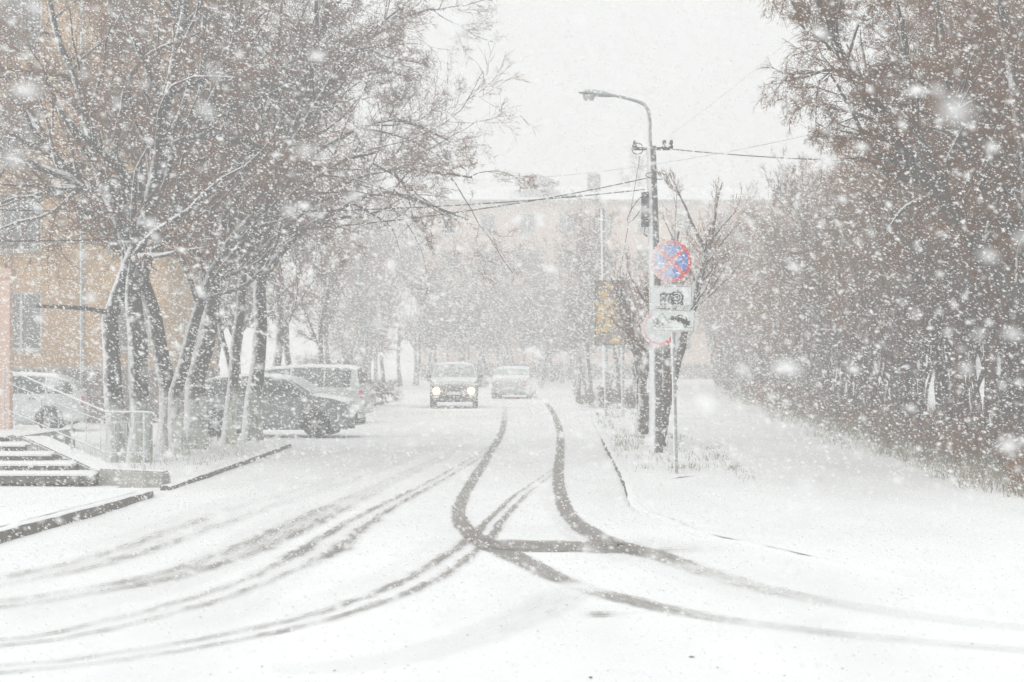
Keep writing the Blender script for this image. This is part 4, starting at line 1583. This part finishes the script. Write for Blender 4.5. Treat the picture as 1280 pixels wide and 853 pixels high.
# poster stand
q0 = Vector(((765 - 640) * 64 / F, 64, .05))
bs = thing('poster_stand', 'tall reddish poster stand with yellow patches on two legs right of the road', 'billboard', q0)
mp_, t_, b_ = new_mat('poster_print')
tc = N(t_, 'ShaderNodeTexCoord')
n1 = noise_fac(t_, 1.6, 2, .5, vec=tc.outputs['Object'])
n2 = noise_fac(t_, 3.1, 2, .5, vec=tc.outputs['Object'])
c = ramp(t_, n1, [(0.44, (0.16, 0.07, 0.06)), (0.5, (0.55, 0.36, 0.06)), (0.62, (0.6, 0.42, 0.08))])
c = mixc(t_, ramp(t_, n2, [(0.5, g3(0)), (0.56, g3(1))]), c, (0.22, 0.17, 0.16))
t_.links.new(c, b_.inputs['Base Color'])
hw = .52
m = MB(); m.box(-hw, hw, -.05, .05, 2.36, 4.35); m.build('panel', mp_, bs)
m = MB()
for (a0, a1, z0, z1) in ((-hw - .05, -hw, 2.31, 4.4), (hw, hw + .05, 2.31, 4.4), (-hw, hw, 2.31, 2.36), (-hw, hw, 4.35, 4.4)):
    m.box(a0, a1, -.08, .08, z0, z1)
m.build('frame', M_DSTEEL, bs)
for x in (-.2, .35):
    m = MB(); m.tube([(x, 0, 0), (x, 0, 2.3)], .05, 8); m.build('leg', M_STEEL, bs, smooth=50)


# ------------------------------------------------------------------ cars
def paint(name, col, lo=.45, hi=.8, dirt=.2):
    return coated(name, col, .4, .35, (0, 0, 1), lo, hi, 3.5, .22, dirt, 4.0, 0, .4)


def interp(keys, x):
    if x <= keys[0][0]: return keys[0][1]
    for a, b_ in zip(keys, keys[1:]):
        if x <= b_[0]: return a[1] + (b_[1] - a[1]) * (x - a[0]) / (b_[0] - a[0])
    return keys[-1][1]


def make_car(name, label, cat, loc, rz, top, belt, L, W, wb, wheel_r, mat, glass=((0, 0), (0, 0), (0, 0)), clear=.2, lit=False, group=None, rack=False, grille_m=None):
    """x forward. top: roofline keys (x,z) rear->front; glass: (rear window x range, side range, windscreen range)"""
    root = thing(name, label, cat, loc, rz, group)
    hl = L / 2

    def hw_(x): return W / 2 * (1 - .16 * abs(x / hl) ** 5)

    def sec(x):
        zt_ = interp(top, x)
        w_ = hw_(x)
        zb = min(belt, zt_ - .045)
        gh = zt_ - zb
        wr = w_ - .04 - .30 * max(0, gh - .045)
        z0 = clear + .10 * max(0, (abs(x) - hl + .5)) / .5
        return [(0, z0), (w_ - .14, z0), (w_ - .03, z0 + .10), (w_, z0 + (zb - z0) * .45), (w_ - .01, z0 + (zb - z0) * .75), (w_ - .035, zb),
                (w_ - .035 + (wr - w_ + .035) * .5, zb + (gh - .05) * .5), (wr, zt_ - .05 if gh > .1 else zt_ - .02), (wr - .10, zt_), (0, zt_ + .025)]

    xs = sorted(set([round(-hl + L * i / 44, 4) for i in range(45)] + [k[0] for k in top if abs(k[0]) <= hl]))
    v, f = [], []
    ns = 10
    for x in xs:
        s = sec(x)
        ringp = [(x, a, b_) for a, b_ in s] + [(x, -a, b_) for a, b_ in s[-2:0:-1]]
        v += ringp
    n = 18
    for i in range(len(xs) - 1):
        for k in range(n):
            k2 = (k + 1) % n
            f.append((i * n + k, i * n + k2, (i + 1) * n + k2, (i + 1) * n + k))
    f.append(tuple(range(n))); f.append(tuple((len(xs) - 1) * n + k for k in range(n - 1, -1, -1)))
    m = MB(); m.add(v, f)
    body = m.build('body', mat, root, smooth=38)
    # wheel arches cut out of the body
    cut = MB()
    for sx in (-1, 1):
        for sy in (-1, 1):
            cut.lathe([(0, .55 * sy), (wheel_r + .065, .55 * sy), (wheel_r + .065, (W / 2 + .2) * sy), (0, (W / 2 + .2) * sy)], 28, 'y', 0, (sx * wb / 2, 0, wheel_r))
    co = cut.build('cut', M_BLACK)
    bm = bmesh.new(); bm.from_mesh(co.data); bmesh.ops.remove_doubles(bm, verts=bm.verts, dist=1e-4); bmesh.ops.recalc_face_normals(bm, faces=bm.faces)
    bm.to_mesh(co.data); bm.free()
    md = body.modifiers.new('arch', 'BOOLEAN'); md.operation = 'DIFFERENCE'; md.object = co; md.solver = 'EXACT'
    body.parent = None
    bpy.context.view_layer.update()
    dg = bpy.context.evaluated_depsgraph_get()
    me2 = bpy.data.meshes.new_from_object(body.evaluated_get(dg))
    body.modifiers.clear(); body.data = me2; body.parent = root
    me2.set_sharp_from_angle(angle=R(38))
    bpy.data.objects.remove(co)
    # wheels
    for sx in (-1, 1):
        for sy in (-1, 1):
            wy = sy * (W / 2 - .12)
            m = MB()
            r_ = wheel_r
            m.lathe([(r_ * .60, -.10), (r_ * .9, -.105), (r_, -.08), (r_, .08), (r_ * .9, .105), (r_ * .60, .10), (r_ * .6, -.10)], 28, 'y')
            tw = m.build('wheel', M_RUBBER, root, smooth=40, loc=(sx * wb / 2, wy, r_))
            m = MB()
            m.lathe([(r_ * .62, .09 * sy), (r_ * .56, .095 * sy), (r_ * .54, .05 * sy), (r_ * .3, .045 * sy), (0, .06 * sy)], 28, 'y', 1)
            for k in range(6):
                a = k * math.pi / 3
                mt = Matrix.Rotation(a, 4, 'Y')
                m.box(-.03, .03, min(.06 * sy, .09 * sy), max(.06 * sy, .09 * sy), .03, r_ * .57, 0, mt)
            m.lathe([(.07, .05 * sy), (.07, .095 * sy), (0, .1 * sy)], 14, 'y')
            m.build('rim', [M_RIM, M_BLACK], tw, smooth=40)
    # glass
    (r0, r1), (s0, s1), (w0, w1) = glass

    def wr_at(x):
        s = sec(x); return s[8][0]

    for nm, a, b_ in (('rear_window', r0, r1), ('windscreen', w0, w1)):
        v, f = [], []
        K = 6
        for i in range(K + 1):
            x = a + (b_ - a) * i / K
            y = max(.1, sec(x)[7][0] - .05)
            zt_ = interp(top, x)
            slope = (interp(top, x + .02) - interp(top, x - .02)) / .04
            nx, nz = -slope, 1
            l = math.hypot(nx, nz); nx /= l; nz /= l
            for (yy, dz) in ((-y, -.004), (-y * .5, .014), (0, .026), (y * .5, .014), (y, -.004)):
                v.append((x + nx * .012, yy, zt_ + dz + nz * .012))
        for i in range(K):
            for k in range(4):
                q_ = i * 5 + k
                f.append((q_, q_ + 1, q_ + 6, q_ + 5))
        m = MB(); m.add(v, f); m.build(nm, M_GLASS, root, smooth=60)
    for sy in (1, -1):
        segs = [(s0, s0 + (s1 - s0) * .24), (s0 + (s1 - s0) * .255, s0 + (s1 - s0) * .56), (s0 + (s1 - s0) * .58, s1)]
        for (a, b_) in segs:
            v, f = [], []
            K = 6
            for i in range(K + 1):
                x = a + (b_ - a) * i / K
                s = sec(x)
                zb, zt_ = s[5][1] + .03, s[7][1] - .035
                zt_ = max(zt_, zb + .01)
                for q_ in range(3):
                    z = zb + (zt_ - zb) * q_ / 2
                    u = (z - s[5][1]) / max(.01, s[7][1] - s[5][1])
                    y = s[5][0] + (s[7][0] - s[5][0]) * u + .008
                    v.append((x, y * sy, z))
            for i in range(K):
                for k in range(2):
                    q_ = i * 3 + k
                    f.append((q_, q_ + 1, q_ + 4, q_ + 3))
            m = MB(); m.add(v, f); m.build('side_window', M_GLASS, root, smooth=60)
        # door shut lines, handles, sill trim, mirror
        for x in (s0 + (s1 - s0) * .28, s0 + (s1 - s0) * .60, s1 - .05):
            s = sec(x)
            m = MB()
            for (pa, pb_) in ((s[2], s[3]), (s[3], s[4]), (s[4], s[5])):
                m.add([(x - .005, (pa[0] + .003) * sy, pa[1]), (x + .005, (pa[0] + .003) * sy, pa[1]), (x + .005, (pb_[0] + .003) * sy, pb_[1]), (x - .005, (pb_[0] + .003) * sy, pb_[1])], [(0, 1, 2, 3)])
            m.build('door_seam', M_BLACK, root)
        for x in (s0 + (s1 - s0) * .34, s0 + (s1 - s0) * .66):
            m = MB(); y = hw_(x) + .004
            m.box(x, x + .17, y - .01 if sy > 0 else -y - .015, y + .015 if sy > 0 else -y + .01, belt - .12, belt - .09)
            m.build('door_handle', M_BLACK, root)
        x = s1 - .28
        m = MB(); y = hw_(x)
        m.box(x - .05, x + .05, y - .03 if sy > 0 else -y - .2, y + .2 if sy > 0 else -y + .03, belt + .02, belt + .16)
        m.build('mirror', mat, root, bevel=.03, smooth=50)
    # front
    zf = interp(top, hl - .02)
    xf = hl
    m = MB(); m.box(xf - .3, xf + .035, -W / 2 * .86, W / 2 * .86, clear + .08, clear + .30); m.build('front_bumper', grille_m or mat, root, bevel=.04, smooth=40)
    m = MB(); m.box(xf - .1, xf + .045, -W * .24, W * .24, zf - .27, zf - .10)
    m.box(xf - .1, xf + .048, -W * .30, W * .30, clear + .13, clear + .25); m.build('grille', M_BLACK, root, bevel=.01)
    m = MB()
    for zz in (.13, .19, .24): m.box(xf + .04, xf + .052, -W * .23, W * .23, zf - zz - .008, zf - zz + .008)
    m.build('grille_bar', M_RIM, root)
    for sy in (1, -1):
        m = MB()
        y0_, y1_ = W * .27, W * .42
        m.box(xf - .2, xf + .03, min(sy * y0_, sy * y1_), max(sy * y0_, sy * y1_), zf - .25, zf - .09)
        hlm = m.build('headlight', M_LAMPGL, root, bevel=.02, smooth=50)
        if lit:
            m = MB(); m.lathe([(0, .03), (.08, .02), (.12, 0)], 16, 'x')
            m.build('lit_bulb', M_BEAM, hlm, smooth=60, loc=(xf + .045, sy * W * .355, zf - .17))
            pl = bpy.data.lights.new('beam', 'POINT'); pl.energy = 2; pl.color = (1, .72, .36); pl.shadow_soft_size = .09
            po = bpy.data.objects.new('beam', pl); COL.objects.link(po); po.parent = hlm; po.location = (xf + .2, sy * W * .355, zf - .17)
        m = MB(); m.lathe([(0, .02), (.04, .012), (.05, 0)], 12, 'x')
        m.build('fog_lamp', M_LAMPGL, root, smooth=60, loc=(xf + .04, sy * W * .34, clear + .18))
        zr = interp(top, -hl + .05)
        m = MB()
        y0_, y1_ = W * .31, W * .425
        m.box(-xf - .02, -xf + .2, min(sy * y0_, sy * y1_), max(sy * y0_, sy * y1_), min(zr, belt) - .30, min(zr, belt) - .06)
        m.build('tail_light', M_REDL, root, bevel=.02, smooth=50)
    m = MB(); m.box(-xf - .04, -xf + .3, -W / 2 * .86, W / 2 * .86, clear + .08, clear + .32); m.build('rear_bumper', mat, root, bevel=.04, smooth=40)
    for sx in (1, -1):
        m = MB(); m.box(min(sx * (xf + .038), sx * (xf + .06)), max(sx * (xf + .038), sx * (xf + .06)), -.26, .26, clear + .26, clear + .37)
        m.build('number_plate', M_SW, root)
    m = MB(); m.box(-hl + .25, hl - .25, -W / 2 + .18, W / 2 - .18, clear - .02, clear + .05); m.build('underbody', M_BLACK, root)
    if rack:
        for sy in (1, -1):
            xa_, xb_ = s0 + .25, s1 - .75
            m = MB(); yy = wr_at(0) + .02
            m.tube([(xa_, sy * yy, interp(top, xa_) - .01), (xa_ + .1, sy * yy, interp(top, xa_) + .05), (xb_ - .1, sy * yy, interp(top, xb_) + .05), (xb_, sy * yy, interp(top, xb_) - .01)], .018, 6)
            m.build('roof_rail', M_DSTEEL, root, smooth=50)
    return root


def snow_cap(root, pts, mat=M_SNOW):
    pass


SEDAN = [(-2.3, .78), (-2.22, .95), (-1.7, 1.02), (-1.15, 1.38), (-.6, 1.46), (.0, 1.47), (.45, 1.42), (1.25, 1.0), (1.8, .93), (2.12, .82), (2.3, .66)]
HATCH = [(-2.12, .80), (-2.08, 1.0), (-1.75, 1.40), (-1.3, 1.53), (-.5, 1.57), (.1, 1.55), (.5, 1.48), (1.2, 1.06), (1.7, .98), (2.05, .88), (2.2, .70)]
SUV = [(-2.15, .90), (-2.12, 1.05), (-1.95, 1.58), (-1.6, 1.70), (-.6, 1.74), (.1, 1.72), (.35, 1.68), (1.0, 1.16), (1.6, 1.10), (2.05, 1.02), (2.2, .82)]
VAN = [(-2.2, .85), (-2.16, 1.0), (-2.02, 1.62), (-1.7, 1.72), (-.4, 1.74), (.6, 1.68), (1.0, 1.56), (1.75, 1.08), (2.1, .95), (2.25, .75)]

P_SILVER = paint('silver_paint', (0.20, 0.206, 0.21), .7, .98, .15)
P_WHITE = paint('white_paint', (0.55, 0.57, 0.57), .5, .85, .1)
P_WHITE2 = paint('white_paint_dirty', (0.46, 0.48, 0.47), .5, .85, .2)
P_GREY = paint('grey_paint', (0.14, 0.145, 0.15), .35, .75, .25)

# silver hatchback parked nose to the road
g = G(393, 549)
make_car('parked_car', 'silver car parked behind the trees with its nose towards the road', 'car', ((343.5 - 640) * 50.6 / F, 50.6, .02), R(-9), HATCH, .98, 4.35, 1.76, 2.55, .325,
         P_SILVER, ((-2.0, -1.45), (-1.85, 1.0), (.58, 1.16)))
# second vehicle behind, tail towards the road
make_car('parked_car', 'pale van with snowy roof and red tail light parked behind the silver car', 'car', ((368 - 640) * 60 / F, 60.5, .02), R(180 - 8), VAN, 1.05, 4.4, 1.8, 2.6, .32,
         P_WHITE2, ((-2.12, -2.02), (-1.85, 1.35), (1.05, 1.68)))
# white car at the left edge behind the railing
make_car('parked_car', 'white car parked by the ochre building, seen through the railing', 'car', ((8 - 640) * 54 / F, 54, .02), R(180 + 6), HATCH, .98, 4.25, 1.74, 2.5, .32,
         P_WHITE, ((-2.0, -1.45), (-1.85, 1.0), (.58, 1.16)))
# oncoming SUV with lit headlights
g = G(566, 511)
make_car('oncoming_car', 'grey four wheel drive coming towards us with both headlights lit', 'car', (g.x, g.y + 2.2, .0), R(-90 + 1), SUV, 1.12, 4.4, 1.86, 2.6, .37,
         P_GREY, ((-2.08, -1.98), (-1.85, .9), (.40, .98)), .26, True, None, True)
# sedan driving away
g = G(643, 499)
make_car('departing_car', 'pale sedan driving away on the right side of the road', 'car', (g.x, g.y + 2.3, .0), R(90 - 5), SEDAN, .95, 4.6, 1.86, 2.7, .33,
         P_WHITE2, ((-1.62, -1.2), (-1.55, 1.0), (.5, 1.2)), .2)

# ------------------------------------------------------------------ haze: the snow-filled air
hz = MB()
hz.box(-160, 160, -34, 425, -1.2, 26)
mh = bpy.data.materials.new('haze'); mh.use_nodes = True
t = mh.node_tree
for n in list(t.nodes): t.nodes.remove(n)
pv = N(t, 'ShaderNodeVolumePrincipled')
pv.inputs['Color'].default_value = (0.998, 0.999, 0.999, 1)
pv.inputs['Density'].default_value = 0.0068
pv.inputs['Anisotropy'].default_value = 0.0
ou = N(t, 'ShaderNodeOutputMaterial')
t.links.new(pv.outputs[0], ou.inputs['Volume'])
ho = hz.build('haze', mh)
ho['kind'] = 'stuff'
ho['label'] = 'white haze of falling snow filling the street'

# ------------------------------------------------------------------ falling snow
rs_ = np.random.default_rng(99)


def flakes(n, ylo, yhi, smin, smax, power=1.0):
    # spread through the air in a widening block in front of and around the viewpoint
    u = rs_.random(n)
    y = (ylo ** power + u * (yhi ** power - ylo ** power)) ** (1 / power)
    x = (rs_.random(n) - .5) * (0.62 * y + 2.0)
    zlo, zhi = np.maximum(0.03, CH - .20 * y - .4), CH + .20 * y + .5
    z = zlo + rs_.random(n) * (zhi - zlo)
    s = smin + (smax - smin) * rs_.random(n) ** 2.2
    return np.stack([x, y, z], 1), s


sets = [flakes(150, 0.9, 2.4, .005, .0095, 2.4), flakes(1100, 1.8, 5, .004, .0085, 2.4), flakes(9000, 4, 10, .003, .0075, 2.8), flakes(90000, 10, 26, .003, .0085, 2.8),
        flakes(160000, 26, 60, .005, .012, 2.3), flakes(270000, 55, 145, .012, .026, 1.8)]
C = np.concatenate([a for a, b_ in sets]); S = np.concatenate([b_ for a, b_ in sets])
n = len(C)
octv = np.array([(1, 0, 0), (-1, 0, 0), (0, 1, 0), (0, -1, 0), (0, 0, 1), (0, 0, -1)], dtype=float)
octf = np.array([(0, 2, 4), (2, 1, 4), (1, 3, 4), (3, 0, 4), (2, 0, 5), (1, 2, 5), (3, 1, 5), (0, 3, 5)])
asp = rs_.uniform(1.2, 2.6, n)
V = octv[None] * np.stack([S * asp, S, S * rs_.uniform(.7, 1.1, n)], 1)[:, None, :]
V = V * rs_.uniform(.75, 1.25, (n, 6, 1))
til = rs_.normal(.35, .35, n)
c_, s_ = np.cos(til)[:, None], np.sin(til)[:, None]
X = V[:, :, 0] * c_ + V[:, :, 2] * s_; Z = -V[:, :, 0] * s_ + V[:, :, 2] * c_
V = np.stack([X, V[:, :, 1], Z], -1) + C[:, None, :]
Ff = (np.arange(n) * 6)[:, None, None] + octf[None]
mf, t, b = new_mat('snowflake')
b.inputs['Base Color'].default_value = (0.98, 0.98, 0.98, 1)
b.inputs['Roughness'].default_value = .8
tr = N(t, 'ShaderNodeBsdfTranslucent'); tr.inputs[0].default_value = (1, 1, 1, 1)
mx = N(t, 'ShaderNodeMixShader'); mx.inputs[0].default_value = .6
t.links.new(b.outputs[0], mx.inputs[1]); t.links.new(tr.outputs[0], mx.inputs[2])
t.links.new(mx.outputs[0], t.nodes['Material Output'].inputs['Surface'])
fo = link('falling_snow', mesh_np('falling_snow', V.reshape(-1, 3), Ff.reshape(-1, 3), True), mf)
tag(fo, 'snowflakes falling thickly through the air over the whole street', 'snow', kind='stuff')
